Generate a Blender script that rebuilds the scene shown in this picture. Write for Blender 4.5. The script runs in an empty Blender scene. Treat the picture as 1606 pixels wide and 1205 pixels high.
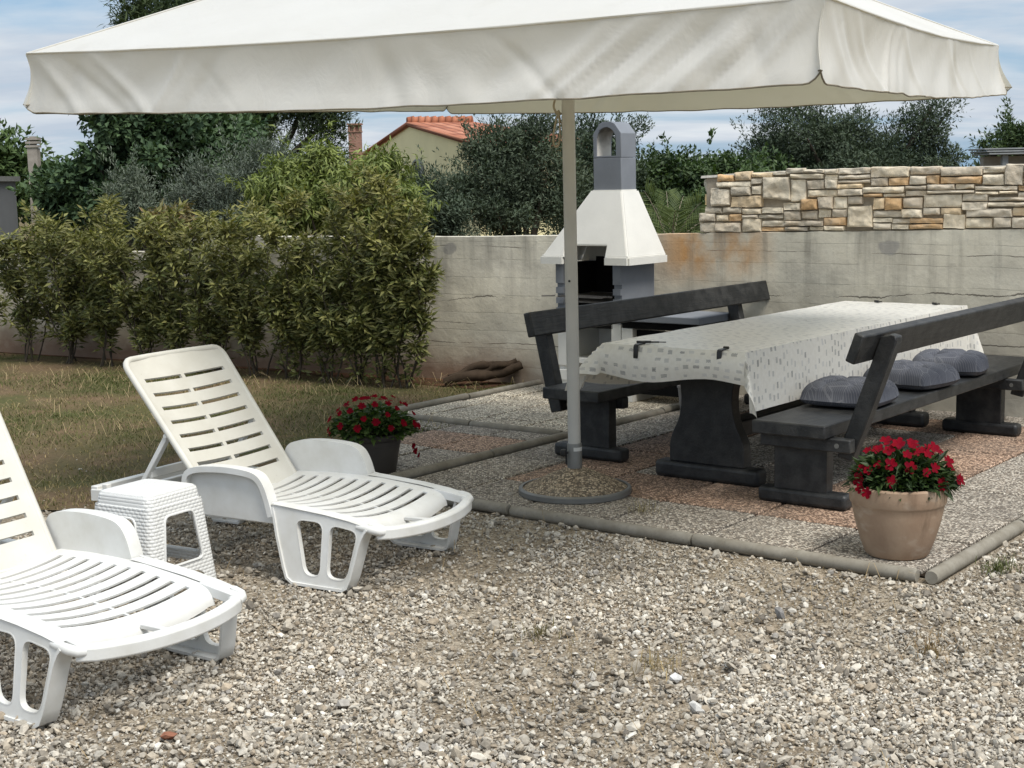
import bpy, bmesh, math, random
import numpy as np
from mathutils import Vector, Matrix, noise as mnoise
from mathutils.geometry import tessellate_polygon
random.seed(7); RNG = np.random.default_rng(7)
R = math.radians
SC = bpy.context.scene
COL = SC.collection
PI = math.pi

# ------------------------------------------------------------------ placement frame of the patio
TH = R(52.0)
O = Vector((1.722, 5.771, 0))
UD = Vector((math.cos(TH), math.sin(TH), 0)); VD = Vector((-math.sin(TH), math.cos(TH), 0))
def W(u, v, z=0.0): return O + UD*u + VD*v + Vector((0, 0, z))
def uv_of(x, y):
    dx, dy = x-O.x, y-O.y
    return dx*UD.x+dy*UD.y, dx*VD.x+dy*VD.y

# ------------------------------------------------------------------ objects and properties
def empty(name, loc=(0, 0, 0), rz=0.0):
    o = bpy.data.objects.new(name, None); COL.objects.link(o)
    o.location = loc; o.rotation_euler = (0, 0, rz); o.empty_display_size = .1
    return o
def tag(o, label=None, cat=None, group=None, kind=None):
    if label: o['label'] = label
    if cat: o['category'] = cat
    if group: o['group'] = group
    if kind: o['kind'] = kind
    return o
def thing(name, label, cat, loc=(0, 0, 0), rz=0.0, group=None):
    return tag(empty(name, loc, rz), label, cat, group)
def copy_tree(o, parent=None):
    c = o.copy(); COL.objects.link(c)
    if parent: c.parent = parent
    for ch in [k for k in bpy.data.objects if k.parent == o]: copy_tree(ch, c)
    return c

class MB:
    """collects geometry, then links it as one mesh object"""
    def __init__(s): s.v = []; s.f = []; s.c = []
    def add(s, vs, fs, col=None):
        b = len(s.v); s.v.extend(tuple(p) for p in vs); s.f.extend(tuple(b+i for i in f) for f in fs)
        s.c.extend([col if col is not None else (1, 1, 1)]*len(vs)); return s
    def box(s, c, d, rot=None, taper=1.0, col=None):
        x, y, z = d[0]/2, d[1]/2, d[2]/2
        vs = [Vector((sx*x*(taper if sz > 0 else 1), sy*y*(taper if sz > 0 else 1), sz*z)) for sz in (-1, 1) for sx, sy in ((-1, -1), (1, -1), (1, 1), (-1, 1))]
        if rot is not None: vs = [rot @ p for p in vs]
        vs = [p+Vector(c) for p in vs]
        return s.add(vs, [(3, 2, 1, 0), (4, 5, 6, 7), (0, 1, 5, 4), (1, 2, 6, 5), (2, 3, 7, 6), (3, 0, 4, 7)], col)
    def box2(s, a, b, col=None):
        return s.box([(a[i]+b[i])/2 for i in range(3)], [abs(b[i]-a[i]) for i in range(3)], col=col)
    def bar(s, p0, p1, w, h, up=(0, 0, 1), col=None):
        p0, p1 = Vector(p0), Vector(p1); d = p1-p0; L = d.length; d.normalize()
        up = Vector(up); side = d.cross(up)
        if side.length < 1e-4: side = d.cross(Vector((1, 0, 0)))
        side.normalize(); up = side.cross(d)
        m = Matrix((d, side, up)).transposed()
        return s.box((p0+p1)/2, (L, w, h), m, col=col)
    def tube(s, pts, r, n=10, cap=True, col=None):
        pts = [Vector(p) for p in pts]; rs = r if isinstance(r, (list, tuple)) else [r]*len(pts)
        vs = []; fs = []; prev = None
        for i, p in enumerate(pts):
            t = (pts[min(i+1, len(pts)-1)]-pts[max(i-1, 0)]).normalized()
            if prev is None:
                a = t.orthogonal().normalized()
            else:
                a = prev-t*prev.dot(t); a = a.normalized() if a.length > 1e-5 else t.orthogonal().normalized()
            prev = a; b = t.cross(a)
            for k in range(n):
                w = 2*PI*k/n; vs.append(p+(a*math.cos(w)+b*math.sin(w))*rs[i])
        for i in range(len(pts)-1):
            for k in range(n):
                fs.append((i*n+k, i*n+(k+1) % n, (i+1)*n+(k+1) % n, (i+1)*n+k))
        if cap:
            fs.append(tuple(range(n-1, -1, -1))); fs.append(tuple((len(pts)-1)*n+k for k in range(n)))
        return s.add(vs, fs, col)
    def lathe(s, prof, c=(0, 0, 0), n=32, col=None):
        vs = []; fs = []; m = len(prof)
        for r, z in prof:
            for k in range(n):
                w = 2*PI*k/n; vs.append((c[0]+r*math.cos(w), c[1]+r*math.sin(w), c[2]+z))
        for i in range(m-1):
            for k in range(n): fs.append((i*n+k, i*n+(k+1) % n, (i+1)*n+(k+1) % n, (i+1)*n+k))
        fs.append(tuple(range(n-1, -1, -1))); fs.append(tuple((m-1)*n+k for k in range(n)))
        return s.add(vs, fs, col)
    def plate(s, outer, holes, fa, fb, col=None):
        """flat outline with holes, given in 2D; fa and fb place the two faces in space"""
        loops = [outer]+list(holes); flat = [p for l in loops for p in l]
        tris = tessellate_polygon([[Vector((p[0], p[1], 0)) for p in l] for l in loops]); n = len(flat)
        vs = [fa(*p) for p in flat]+[fb(*p) for p in flat]; fs = []
        for t in tris: fs.append(tuple(t)); fs.append(tuple(n+i for i in reversed(t)))
        b = 0
        for l in loops:
            m = len(l)
            for k in range(m): fs.append((b+k, b+(k+1) % m, n+b+(k+1) % m, n+b+k))
            b += m
        return s.add(vs, fs, col)
    def grid(s, S, T, pos, keep=None, th=0.0, col=None):
        """sheet over S x T; pos(s,t)->(point, normal); cells can be left out; th gives it thickness"""
        ns, nt = len(S), len(T); top = []; bot = []
        for a in S:
            for b in T:
                p, nn = pos(a, b); top.append(Vector(p)); bot.append(Vector(p)-Vector(nn)*th)
        kp = lambda i, j: 0 <= i < ns-1 and 0 <= j < nt-1 and (keep is None or keep((S[i]+S[i+1])/2, (T[j]+T[j+1])/2))
        ix = lambda i, j: i*nt+j
        N = ns*nt; fs = []
        for i in range(ns-1):
            for j in range(nt-1):
                if not kp(i, j): continue
                a, b, c, d = ix(i, j), ix(i+1, j), ix(i+1, j+1), ix(i, j+1)
                fs.append((a, b, c, d))
                if th:
                    fs.append((N+d, N+c, N+b, N+a))
                    if not kp(i-1, j): fs.append((d, N+d, N+a, a))
                    if not kp(i+1, j): fs.append((b, N+b, N+c, c))
                    if not kp(i, j-1): fs.append((a, N+a, N+b, b))
                    if not kp(i, j+1): fs.append((c, N+c, N+d, d))
        return s.add(top+(bot if th else []), fs, col)
    def band(s, path, th, ya, yb, col=None):
        """ribbon following a 2D path in x-z, th thick, from ya(x,z) to yb(x,z) across"""
        P = [Vector((p[0], p[1])) for p in path]; inner = []
        for i, p in enumerate(P):
            t = (P[min(i+1, len(P)-1)]-P[max(i-1, 0)]).normalized(); inner.append(p+Vector((t.y, -t.x))*th)
        vs = []; fs = []
        for p, q in zip(P, inner):
            for w, y in ((p, ya), (p, yb), (q, yb), (q, ya)): vs.append((w.x, y(w.x, w.y), w.y))
        for i in range(len(P)-1):
            for k in range(4): fs.append((4*i+k, 4*i+(k+1) % 4, 4*i+4+(k+1) % 4, 4*i+4+k))
        fs.append((3, 2, 1, 0)); e = 4*(len(P)-1); fs.append((e, e+1, e+2, e+3))
        return s.add(vs, fs, col)
    def move(s, m, start=0):
        s.v[start:] = [tuple(m @ Vector(p)) for p in s.v[start:]]; return s
    def build(s, name, mat, parent=None, angle=40, bevel=0, seg=2, clean=True, uv=None, world=False):
        me = bpy.data.meshes.new(name); me.from_pydata(s.v, [], s.f)
        ca = me.color_attributes.new('tint', 'FLOAT_COLOR', 'POINT')
        ca.data.foreach_set('color', np.array([(c[0], c[1], c[2], 1.0) for c in s.c], dtype=np.float32).ravel())
        if uv is not None:
            l = me.uv_layers.new(name='UVMap')
            idx = np.zeros(len(me.loops), dtype=np.int32); me.loops.foreach_get('vertex_index', idx)
            l.data.foreach_set('uv', np.array(uv, dtype=np.float32)[idx].ravel())
        if clean:
            bm = bmesh.new(); bm.from_mesh(me); bmesh.ops.recalc_face_normals(bm, faces=bm.faces); bm.to_mesh(me); bm.free()
        if angle:
            me.shade_smooth(); me.set_sharp_from_angle(angle=R(angle))
        me.materials.append(mat); me.update()
        o = bpy.data.objects.new(name, me); COL.objects.link(o)
        if parent:
            o.parent = parent
            if world:      # geometry was given in world coordinates
                o.matrix_parent_inverse = (Matrix.Translation(parent.location) @ parent.rotation_euler.to_matrix().to_4x4()).inverted()
        if bevel:
            b = o.modifiers.new('bevel', 'BEVEL'); b.width = bevel; b.segments = seg; b.limit_method = 'ANGLE'; b.angle_limit = R(35)
        return o

def mesh_np(name, V, F, mat, tint=None, parent=None, smooth=False):
    me = bpy.data.meshes.new(name); V = np.asarray(V, dtype=np.float32); F = np.asarray(F, dtype=np.int32); k = F.shape[1]
    me.vertices.add(len(V)); me.vertices.foreach_set('co', V.ravel())
    me.loops.add(F.size); me.loops.foreach_set('vertex_index', F.ravel())
    me.polygons.add(len(F)); me.polygons.foreach_set('loop_start', np.arange(0, F.size, k, dtype=np.int32))
    me.polygons.foreach_set('use_smooth', np.full(len(F), smooth))
    me.update(calc_edges=True)
    if tint is not None:
        ca = me.color_attributes.new('tint', 'FLOAT_COLOR', 'POINT')
        c = np.ones((len(V), 4), dtype=np.float32); c[:, :3] = tint; ca.data.foreach_set('color', c.ravel())
    me.materials.append(mat)
    o = bpy.data.objects.new(name, me); COL.objects.link(o)
    if parent:
        o.parent = parent
        o.matrix_parent_inverse = (Matrix.Translation(parent.location) @ parent.rotation_euler.to_matrix().to_4x4()).inverted()
    return o

def smooth2(pts, n=2, closed=True):
    for _ in range(n):
        out = []; m = len(pts)
        for i in range(m if closed else m-1):
            a, b = pts[i], pts[(i+1) % m]
            out.append((a[0]*.75+b[0]*.25, a[1]*.75+b[1]*.25)); out.append((a[0]*.25+b[0]*.75, a[1]*.25+b[1]*.75))
        if not closed: out = [pts[0]]+out+[pts[-1]]
        pts = out
    return pts
def rpoly(pts, r, k=5):
    out = []; m = len(pts)
    for i in range(m):
        p = Vector(pts[i]).to_2d(); a = (Vector(pts[i-1]).to_2d()-p); b = (Vector(pts[(i+1) % m]).to_2d()-p); d = min(r, a.length*.48, b.length*.48); a = p+a.normalized()*d; b = p+b.normalized()*d
        for q in range(k+1): t = q/k; out.append(tuple(a*(1-t)**2+p*2*t*(1-t)+b*t*t))
    return out
def lin(a, b, n): return [a+(b-a)*i/n for i in range(n+1)]
def interp(x, xs, ys): return float(np.interp(x, xs, ys))

# ------------------------------------------------------------------ node helpers
class NT:
    def __init__(s, name):
        s.m = bpy.data.materials.new(name); s.m.use_nodes = True; s.t = s.m.node_tree; s.t.nodes.clear()
        s.out = s.n('ShaderNodeOutputMaterial'); s.b = s.n('ShaderNodeBsdfPrincipled'); s.l(s.b.outputs[0], s.out.inputs[0])
    def n(s, k, **kw):
        x = s.t.nodes.new(k)
        for a, b in kw.items(): setattr(x, a, b)
        return x
    def l(s, a, b): s.t.links.new(a, b)
    def put(s, sock, v):
        if hasattr(v, 'is_output'): s.l(v, sock)
        else: sock.default_value = v
    def obj(s): return s.n('ShaderNodeTexCoord').outputs['Object']
    def uv(s): return s.n('ShaderNodeTexCoord').outputs['UV']
    def geo(s): return s.n('ShaderNodeNewGeometry').outputs['Position']
    def tint(s): return s.n('ShaderNodeVertexColor', layer_name='tint').outputs[0]
    def map(s, v, sc=(1, 1, 1), loc=(0, 0, 0), rot=(0, 0, 0)):
        m = s.n('ShaderNodeMapping'); s.l(v, m.inputs[0]); m.inputs[1].default_value = loc; m.inputs[2].default_value = rot; m.inputs[3].default_value = sc; return m.outputs[0]
    def noise(s, v, scale, detail=4, rough=.55, dist=0, col=False):
        x = s.n('ShaderNodeTexNoise'); s.l(v, x.inputs['Vector']); x.inputs['Scale'].default_value = scale; x.inputs['Detail'].default_value = detail
        x.inputs['Roughness'].default_value = rough; x.inputs['Distortion'].default_value = dist; return x.outputs['Color' if col else 'Fac']
    def vor(s, v, scale, feature='F1', out='Distance', rnd=1.0):
        x = s.n('ShaderNodeTexVoronoi', feature=feature); s.l(v, x.inputs['Vector']); x.inputs['Scale'].default_value = scale; x.inputs['Randomness'].default_value = rnd; return x.outputs[out]
    def ramp(s, f, *st, mode='LINEAR'):
        x = s.n('ShaderNodeValToRGB'); s.put(x.inputs[0], f); e = x.color_ramp; e.interpolation = mode
        while len(e.elements) < len(st): e.elements.new(.5)
        for el, (p, c) in zip(e.elements, st):
            el.position = p; el.color = (c, c, c, 1) if isinstance(c, (int, float)) else (*c, 1)
        return x.outputs[0]
    def math(s, op, a, b=0.0, c=0.0):
        x = s.n('ShaderNodeMath', operation=op); s.put(x.inputs[0], a); s.put(x.inputs[1], b)
        if op in ('SMOOTH_MIN', 'MULTIPLY_ADD', 'COMPARE', 'WRAP'): s.put(x.inputs[2], c)
        return x.outputs[0]
    def mix(s, f, a, b, mode='MIX'):
        x = s.n('ShaderNodeMix', data_type='RGBA', blend_type=mode); s.put(x.inputs[0], f)
        for i, v in ((6, a), (7, b)): s.put(x.inputs[i], v if hasattr(v, 'is_output') else (*v, 1))
        return x.outputs[2]
    def mapr(s, f, a, b, c=0.0, d=1.0):
        x = s.n('ShaderNodeMapRange'); s.l(f, x.inputs[0])
        for i, v in enumerate((a, b, c, d)): x.inputs[i+1].default_value = v
        return x.outputs[0]
    def xyz(s, v):
        x = s.n('ShaderNodeSeparateXYZ'); s.l(v, x.inputs[0]); return x.outputs
    def bump(s, h, strength=.5, dist=.01):
        x = s.n('ShaderNodeBump'); s.l(h, x.inputs['Height']); x.inputs['Strength'].default_value = strength; x.inputs['Distance'].default_value = dist
        s.l(x.outputs[0], s.b.inputs['Normal']); return x.outputs[0]
    def set(s, col=None, rough=.6, spec=.5, metal=0):
        if col is not None: s.put(s.b.inputs['Base Color'], col if hasattr(col, 'is_output') else (*col, 1))
        s.put(s.b.inputs['Roughness'], rough); s.b.inputs['Specular IOR Level'].default_value = spec; s.b.inputs['Metallic'].default_value = metal
        return s
    def translucent(s, col, fac):
        t = s.n('ShaderNodeBsdfTranslucent'); s.put(t.inputs[0], col if hasattr(col, 'is_output') else (*col, 1)); x = s.n('ShaderNodeMixShader')
        x.inputs[0].default_value = fac; s.l(s.b.outputs[0], x.inputs[1]); s.l(t.outputs[0], x.inputs[2]); s.l(x.outputs[0], s.out.inputs[0]); return t

M = {}
def m_plastic():
    m = NT('white_plastic'); v = m.obj(); n = m.noise(v, 9, 5)
    c = m.mix(m.mapr(n, .35, .75), (.68, .68, .66), (.58, .57, .53)); sp = m.noise(v, 120, 2)
    c = m.mix(m.mapr(sp, .70, .76, 0, .35), c, (.42, .40, .35))
    m.set(c, .42, .4); m.bump(m.noise(v, 260, 2), .06, .002); return m.m
def m_plastic_cream():
    m = NT('cream_plastic'); v = m.obj(); n = m.noise(v, 7, 5)
    c = m.mix(m.mapr(n, .3, .75), (.60, .585, .53), (.52, .50, .44)); sp = m.noise(v, 90, 2)
    c = m.mix(m.mapr(sp, .68, .76, 0, .4), c, (.40, .37, .31))
    m.set(c, .5, .35); m.bump(m.noise(v, 220, 2), .06, .002); return m.m
def m_weave():
    m = NT('woven_plastic'); v = m.uv(); x, y, _ = m.xyz(v)
    # staggered rounded bumps of a moulded wicker weave
    row = m.math('FLOOR', m.math('MULTIPLY', y, 74)); sh = m.math('MULTIPLY', m.math('MODULO', row, 2.0), .5)
    fx = m.math('ABSOLUTE', m.math('SINE', m.math('MULTIPLY', m.math('ADD', m.math('MULTIPLY', x, 40), sh), PI)))
    fy = m.math('ABSOLUTE', m.math('SINE', m.math('MULTIPLY', m.math('MULTIPLY', y, 74), PI)))
    h = m.math('MULTIPLY', m.math('POWER', fx, .6), m.math('POWER', fy, .6))
    m.set((.69, .69, .67), .42, .4); m.bump(h, .5, .006); return m.m
def m_black_wood():
    m = NT('black_painted_wood'); v = m.obj(); g = m.noise(m.map(v, (2, 30, 30)), 3, 6, .6); w = m.noise(v, 5, 4)
    c = m.mix(m.mapr(w, .35, .7), (.0105, .0115, .0125), (.0135, .0145, .016)); sc = m.noise(m.map(v, (3, 60, 60)), 4, 3)
    c = m.mix(m.mapr(sc, .66, .74, 0, .25), c, (.10, .10, .10))
    pt = m.n('ShaderNodeNewGeometry').outputs['Pointiness']; ew = m.math('MULTIPLY', m.mapr(pt, .515, .56, 0, .55), m.mapr(m.noise(v, 14, 4), .4, .62)); c = m.mix(ew, c, (.05, .05, .049)); fg = m.noise(m.map(v, (1.5, 26, 26)), 5, 5, .6); c = m.mix(m.mapr(fg, .52, .70, 0, .35), c, (.026, .0275, .029))
    m.set(c, m.mapr(g, .3, .7, .46, .56), .45); m.bump(g, .5, .005); return m.m
def m_canvas():
    m = NT('canvas'); v = m.obj(); n = m.noise(v, 1.3, 5); d = m.noise(m.map(v, (1, 1, 3)), 4, 5)
    c = m.mix(m.mapr(n, .3, .75), (.74, .73, .70), (.66, .645, .605)); c = m.mix(m.mapr(d, .58, .78, 0, .35), c, (.55, .53, .47))
    m.set(c, .48, .38); f = m.noise(v, 700, 1); g = m.noise(m.map(v, (1, 1, .7)), 7, 4, .6, .6); m.bump(m.math('ADD', m.math('MULTIPLY', f, .04), g), .25, .02)
    m.translucent((.80, .72, .48), .30); return m.m
def simple(name, col, rough=.5, spec=.5, metal=0, var=.25, scale=8, bump=0.0):
    m = NT(name); v = m.obj(); n = m.noise(v, scale, 5)
    d = tuple(c*(1-var) for c in col); c = m.mix(m.mapr(n, .3, .7), col, d); m.set(c, rough, spec, metal)
    if bump: m.bump(m.noise(v, scale*12, 4), bump, .004)
    return m.m
def m_concrete():
    m = NT('board_marked_concrete'); v = m.obj(); x, y, z = m.xyz(v)
    big = m.noise(m.map(v, (1, 1, 1.6)), 1.7, 7, .6); fine = m.noise(v, 22, 6, .65); mid = m.noise(v, 5.5, 6, .6)
    c = m.mix(m.mapr(big, .36, .64), (.66, .615, .50), (.41, .38, .315)); c = m.mix(m.mapr(mid, .5, .72, 0, .6), c, (.72, .68, .57))
    c = m.mix(m.mapr(fine, .58, .75, 0, .5), c, (.26, .245, .21))
    # horizontal shuttering boards
    wz = m.math('ADD', z, m.math('MULTIPLY', m.noise(m.map(v, (1.2, 1, .2)), 2.0, 3), .03)); bz = m.math('MULTIPLY', wz, 7.0)
    fr = m.math('FRACT', bz); ln = m.math('LESS_THAN', fr, .045); wn = m.n('ShaderNodeTexWhiteNoise', noise_dimensions='1D'); m.l(m.math('FLOOR', bz), wn.inputs['W'])
    c = m.mix(m.mapr(wn.outputs[0], 0, 1, 0, .3), c, (.60, .57, .49)); brk = m.mapr(m.noise(m.map(v, (1, 1, .3)), 3.3, 4), .45, .55)
    c = m.mix(m.math('MULTIPLY', m.math('MULTIPLY', ln, brk), .38), c, (.20, .185, .155))
    # pour joints that have cracked open
    cr = None
    for z0, amp, th, sc, sl in ((.98, .15, .0030, .55, -.034), (.47, .07, .0022, .8, 0.0), (1.03, .05, .0016, 1.0, .006), (.27, .06, .0018, .7, .004)):
        w = m.math('ADD', m.math('MULTIPLY', m.math('SUBTRACT', m.noise(m.map(v, (sc, 0, 0), (z0*9, 0, 0)), 1.0, 12, .68), .5), amp*2), z0)
        w = m.math('ADD', w, m.math('MULTIPLY', x, sl))
        dd = m.math('ABSOLUTE', m.math('SUBTRACT', z, w)); k = m.math('LESS_THAN', dd, m.math('MULTIPLY', m.mapr(m.noise(m.map(v, (1, 0, 0), (z0*5, 3, 0)), 2.6, 5), .42, .56), th*2.0))
        cr = k if cr is None else m.math('MAXIMUM', cr, k)
    c = m.mix(m.math('MULTIPLY', cr, .8), c, (.085, .075, .06))
    # rust stain by the grill, damp foot, grey repair patches, weathered streaks running down
    rust = m.math('MULTIPLY', m.mapr(m.noise(m.map(v, (1, 1, .8)), 3.0, 5), .36, .56), m.math('MULTIPLY', m.mapr(m.math('ABSOLUTE', m.math('SUBTRACT', x, 7.25)), .22, .55, 1, 0), m.mapr(z, .78, 1.0)))
    c = m.mix(m.math('MULTIPLY', rust, .95), c, (.50, .27, .105))
    st = m.noise(m.map(v, (5, 5, .35)), 1.7, 6, .65); c = m.mix(m.math('MULTIPLY', m.mapr(st, .48, .66, 0, .55), m.mapr(z, .45, 1.1)), c, (.21, .195, .165))
    foot = m.math('ADD', z, m.math('MULTIPLY', mid, .25)); c = m.mix(m.math('MULTIPLY', m.mapr(foot, .48, .20, 0, .8), m.mapr(x, 8.2, 9.0)), c, (.155, .075, .042))
    pa = m.vor(m.map(v, (1, 1, 1.4), (.35, 0, .2)), 1.5); pw = m.math('ADD', pa, m.math('MULTIPLY', m.noise(v, 9, 3), .12)); c = m.mix(m.mapr(pw, .19, .165, 0, .7), c, (.25, .24, .225))
    m.set(c, .9, .25); hh = m.math('SUBTRACT', m.math('ADD', m.math('MULTIPLY', fine, .5), m.math('MULTIPLY', mid, .5)), m.math('MULTIPLY', m.math('MAXIMUM', ln, cr), .6)); m.bump(hh, .4, .015); return m.m
def m_stone(name='wall_stone'):
    m = NT(name); v = m.geo(); n = m.noise(v, 9, 6, .65); f = m.noise(v, 45, 5, .6)
    c = m.mix(m.mapr(n, .40, .7, 0, .5), m.tint(), (.40, .36, .29)); o = m.noise(v, 4.2, 4); c = m.mix(m.mapr(o, .57, .72, 0, .45), c, (.52, .37, .21))
    c = m.mix(m.mapr(f, .58, .72, 0, .35), c, (.24, .21, .17)); m.set(c, .9, .2); m.bump(m.math('ADD', n, m.math('MULTIPLY', f, .4)), .6, .02); return m.m
def m_tint(name, rough=.7, trans=0.0, spec=.3, vary=0.0, scale=40, tcol=None, bump=0.0):
    m = NT(name); c = m.tint()
    if vary:
        n = m.noise(m.geo(), scale, 3); c = m.mix(m.mapr(n, .3, .7, 0, vary), c, (.02, .02, .015))
    m.set(c, rough, spec)
    if bump: m.bump(m.noise(m.geo(), scale*2, 4), bump, .004)
    if trans:
        m.translucent(m.mix(1.0, c, tcol or (1.0, 1.15, .45), 'MULTIPLY'), trans)
    return m.m
def m_aggregate():
    """washed pebble surface of the paving slabs"""
    m = NT('exposed_aggregate'); v = m.geo(); vc = m.vor(v, 95, out='Color'); vd = m.vor(v, 95); k = m.xyz(vc)[0]; k2 = m.xyz(vc)[1]
    peb = m.ramp(k, (0, (.045, .042, .04)), (.25, (.13, .12, .11)), (.5, (.30, .285, .26)), (.75, (.46, .44, .40)), (1, (.60, .585, .55)))
    peb = m.mix(m.mapr(k2, .0, 1.0, .0, .28), peb, (.30, .22, .16))
    c = m.mix(m.mapr(vd, .46, .70), peb, (.10, .092, .082)); c = m.mix(1.0, c, m.tint(), 'MULTIPLY')
    big = m.noise(v, 2.2, 5); c = m.mix(m.mapr(big, .45, .75, 0, .4), c, (.16, .145, .125)); m.set(c, .85, .3)
    m.bump(m.mapr(vd, .0, .7, 1, 0), .6, .006); return m.m
def m_gravel_bed():
    m = NT('gravel_bed'); v = m.geo(); n = m.noise(v, 2.2, 6); vc = m.xyz(m.vor(v, 85, out='Color'))[0]; vd = m.vor(v, 85)
    c = m.ramp(vc, (0, (.17, .14, .10)), (.5, (.28, .235, .18)), (1, (.42, .37, .29))); c = m.mix(m.mapr(n, .42, .68, 0, .7), c, (.165, .125, .08)); m.set(c, .95, .15)
    m.bump(m.mapr(vd, 0, .7, 1, 0), .8, .01); return m.m
def m_soil():
    m = NT('dry_lawn_soil'); v = m.geo(); n = m.noise(v, 1.1, 6, .6); f = m.noise(v, 30, 5, .7); g = m.noise(v, 3.1, 5)
    c = m.mix(m.mapr(n, .38, .62), (.165, .115, .068), (.095, .095, .038)); c = m.mix(m.mapr(g, .52, .72, 0, .8), c, (.20, .13, .08)); c = m.mix(m.mapr(f, .5, .72, 0, .6), c, (.04, .032, .02))
    m.set(c, .95, .1); m.bump(f, .8, .03); return m.m
def m_red_soil():
    m = NT('red_earth'); v = m.geo(); n = m.noise(v, 6, 6, .65); c = m.mix(m.mapr(n, .35, .65), (.105, .050, .028), (.05, .032, .02)); m.set(c, .95, .1); m.bump(n, .8, .04); return m.m
def m_cloth():
    m = NT('printed_oilcloth'); uv = m.uv(); x, y, _ = m.xyz(uv); cx, cy = 25.0, 16.5
    # brush-dab print: one dab per cell, each with its own offset, width and grey
    col = m.math('FLOOR', m.math('MULTIPLY', x, cx)); off = m.n('ShaderNodeTexWhiteNoise', noise_dimensions='1D'); m.l(col, off.inputs['W'])
    yy = m.math('ADD', m.math('MULTIPLY', y, cy), m.math('MULTIPLY', off.outputs[0], 3.0)); row = m.math('FLOOR', yy)
    cv = m.n('ShaderNodeCombineXYZ'); m.l(col, cv.inputs[0]); m.l(row, cv.inputs[1]); wn = m.n('ShaderNodeTexWhiteNoise', noise_dimensions='3D'); m.l(cv.outputs[0], wn.inputs['Vector'])
    r = m.xyz(wn.outputs['Color']); wob = m.math('MULTIPLY', m.math('SUBTRACT', m.noise(uv, 160, 2), .5), .22)
    fx = m.math('ABSOLUTE', m.math('SUBTRACT', m.math('FRACT', m.math('MULTIPLY', x, cx)), m.math('ADD', .38, m.math('MULTIPLY', r[0], .24))))
    fy = m.math('ABSOLUTE', m.math('SUBTRACT', m.math('FRACT', yy), m.math('ADD', .40, m.math('MULTIPLY', r[1], .2))))
    k = m.math('MULTIPLY', m.math('LESS_THAN', m.math('ADD', fx, wob), m.math('ADD', .15, m.math('MULTIPLY', r[1], .11))), m.math('LESS_THAN', m.math('ADD', fy, wob), m.math('ADD', .17, m.math('MULTIPLY', r[0], .12))))
    k = m.math('MULTIPLY', k, m.math('GREATER_THAN', r[2], .22)); streak = m.mapr(m.noise(m.map(uv, (420, 14, 1)), 1.0, 2), .3, .6, .35, 1.0)
    ink = m.ramp(r[2], (.2, (.62, .62, .61)), (.55, (.50, .50, .49)), (.85, (.34, .34, .34)), (1, (.20, .20, .205)))
    base = m.mix(m.mapr(m.noise(m.map(uv, (40, 40, 1)), 1, 4), .35, .7), (.80, .785, .735), (.73, .71, .65))
    m.set(m.mix(m.math('MULTIPLY', k, streak), base, ink), .32, .5); m.bump(m.noise(m.obj(), 9, 4), .16, .012); m.translucent((.6, .55, .4), .10); return m.m
def m_cushion():
    m = NT('patterned_cushion_cloth'); v = m.map(m.obj(), (1, 1, .2)); p = m.vor(v, 11, 'DISTANCE_TO_EDGE'); cc = m.vor(v, 11, out='Color'); r = m.xyz(cc)[0]; x, y, z = m.xyz(v)
    a = m.math('MULTIPLY', r, 6.28); d = m.math('ADD', m.math('MULTIPLY', x, m.math('COSINE', a)), m.math('MULTIPLY', y, m.math('SINE', a)))
    st = m.math('LESS_THAN', m.math('FRACT', m.math('MULTIPLY', d, 95)), .2); ed = m.math('LESS_THAN', p, .018)
    n = m.noise(v, 6, 3); c = m.mix(m.mapr(n, .3, .7), (.055, .060, .078), (.085, .091, .110)); c = m.mix(m.math('MULTIPLY', m.math('MAXIMUM', st, ed), .15), c, (.42, .42, .44))
    m.set(c, .85, .2); m.bump(m.noise(v, 300, 2), .15, .002); return m.m
def m_terracotta():
    m = NT('weathered_terracotta'); v = m.obj(); n = m.noise(v, 6, 6, .6); b = m.noise(m.map(v, (1, 1, 2.2)), 9, 5); z = m.xyz(v)[2]
    c = m.mix(m.mapr(n, .35, .65), (.39, .285, .20), (.30, .205, .14)); c = m.mix(m.mapr(b, .55, .72, 0, .6), c, (.49, .405, .32)); st = m.noise(m.map(v, (12, 12, 1.2)), 1.3, 5)
    c = m.mix(m.mapr(st, .58, .75, 0, .5), c, (.13, .085, .055)); m.set(c, .85, .2); m.bump(m.noise(v, 60, 4), .25, .004); return m.m
def m_kerb():
    m = NT('kerb_concrete'); v = m.geo(); n = m.noise(v, 12, 6, .6); f = m.noise(v, 60, 4, .7); c = m.mix(m.mapr(n, .35, .65), (.20, .18, .145), (.27, .25, .21)); c = m.mix(m.mapr(f, .55, .72, 0, .5), c, (.13, .12, .09))
    m.set(c, .92, .15); m.bump(m.math('ADD', n, f), .25, .003); return m.m
def m_tiles():
    m = NT('clay_roof_tiles'); v = m.uv(); x, y, _ = m.xyz(v); cx = m.math('FLOOR', x); cy = m.math('FLOOR', y); cv = m.n('ShaderNodeCombineXYZ'); m.l(cx, cv.inputs[0]); m.l(cy, cv.inputs[1])
    w = m.n('ShaderNodeTexWhiteNoise', noise_dimensions='3D'); m.l(cv.outputs[0], w.inputs['Vector']); c = m.ramp(w.outputs[0], (0, (.26, .09, .05)), (.5, (.38, .145, .08)), (1, (.47, .21, .13)))
    h = m.math('MULTIPLY', m.math('ABSOLUTE', m.math('SINE', m.math('MULTIPLY', x, PI))), m.mapr(m.math('FRACT', y), 0, 1, .6, 1)); c = m.mix(m.mapr(h, .0, .35, .75, 0), c, (.09, .03, .02)); m.set(c, .8, .2); m.bump(h, 1.0, .05); return m.m
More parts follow.
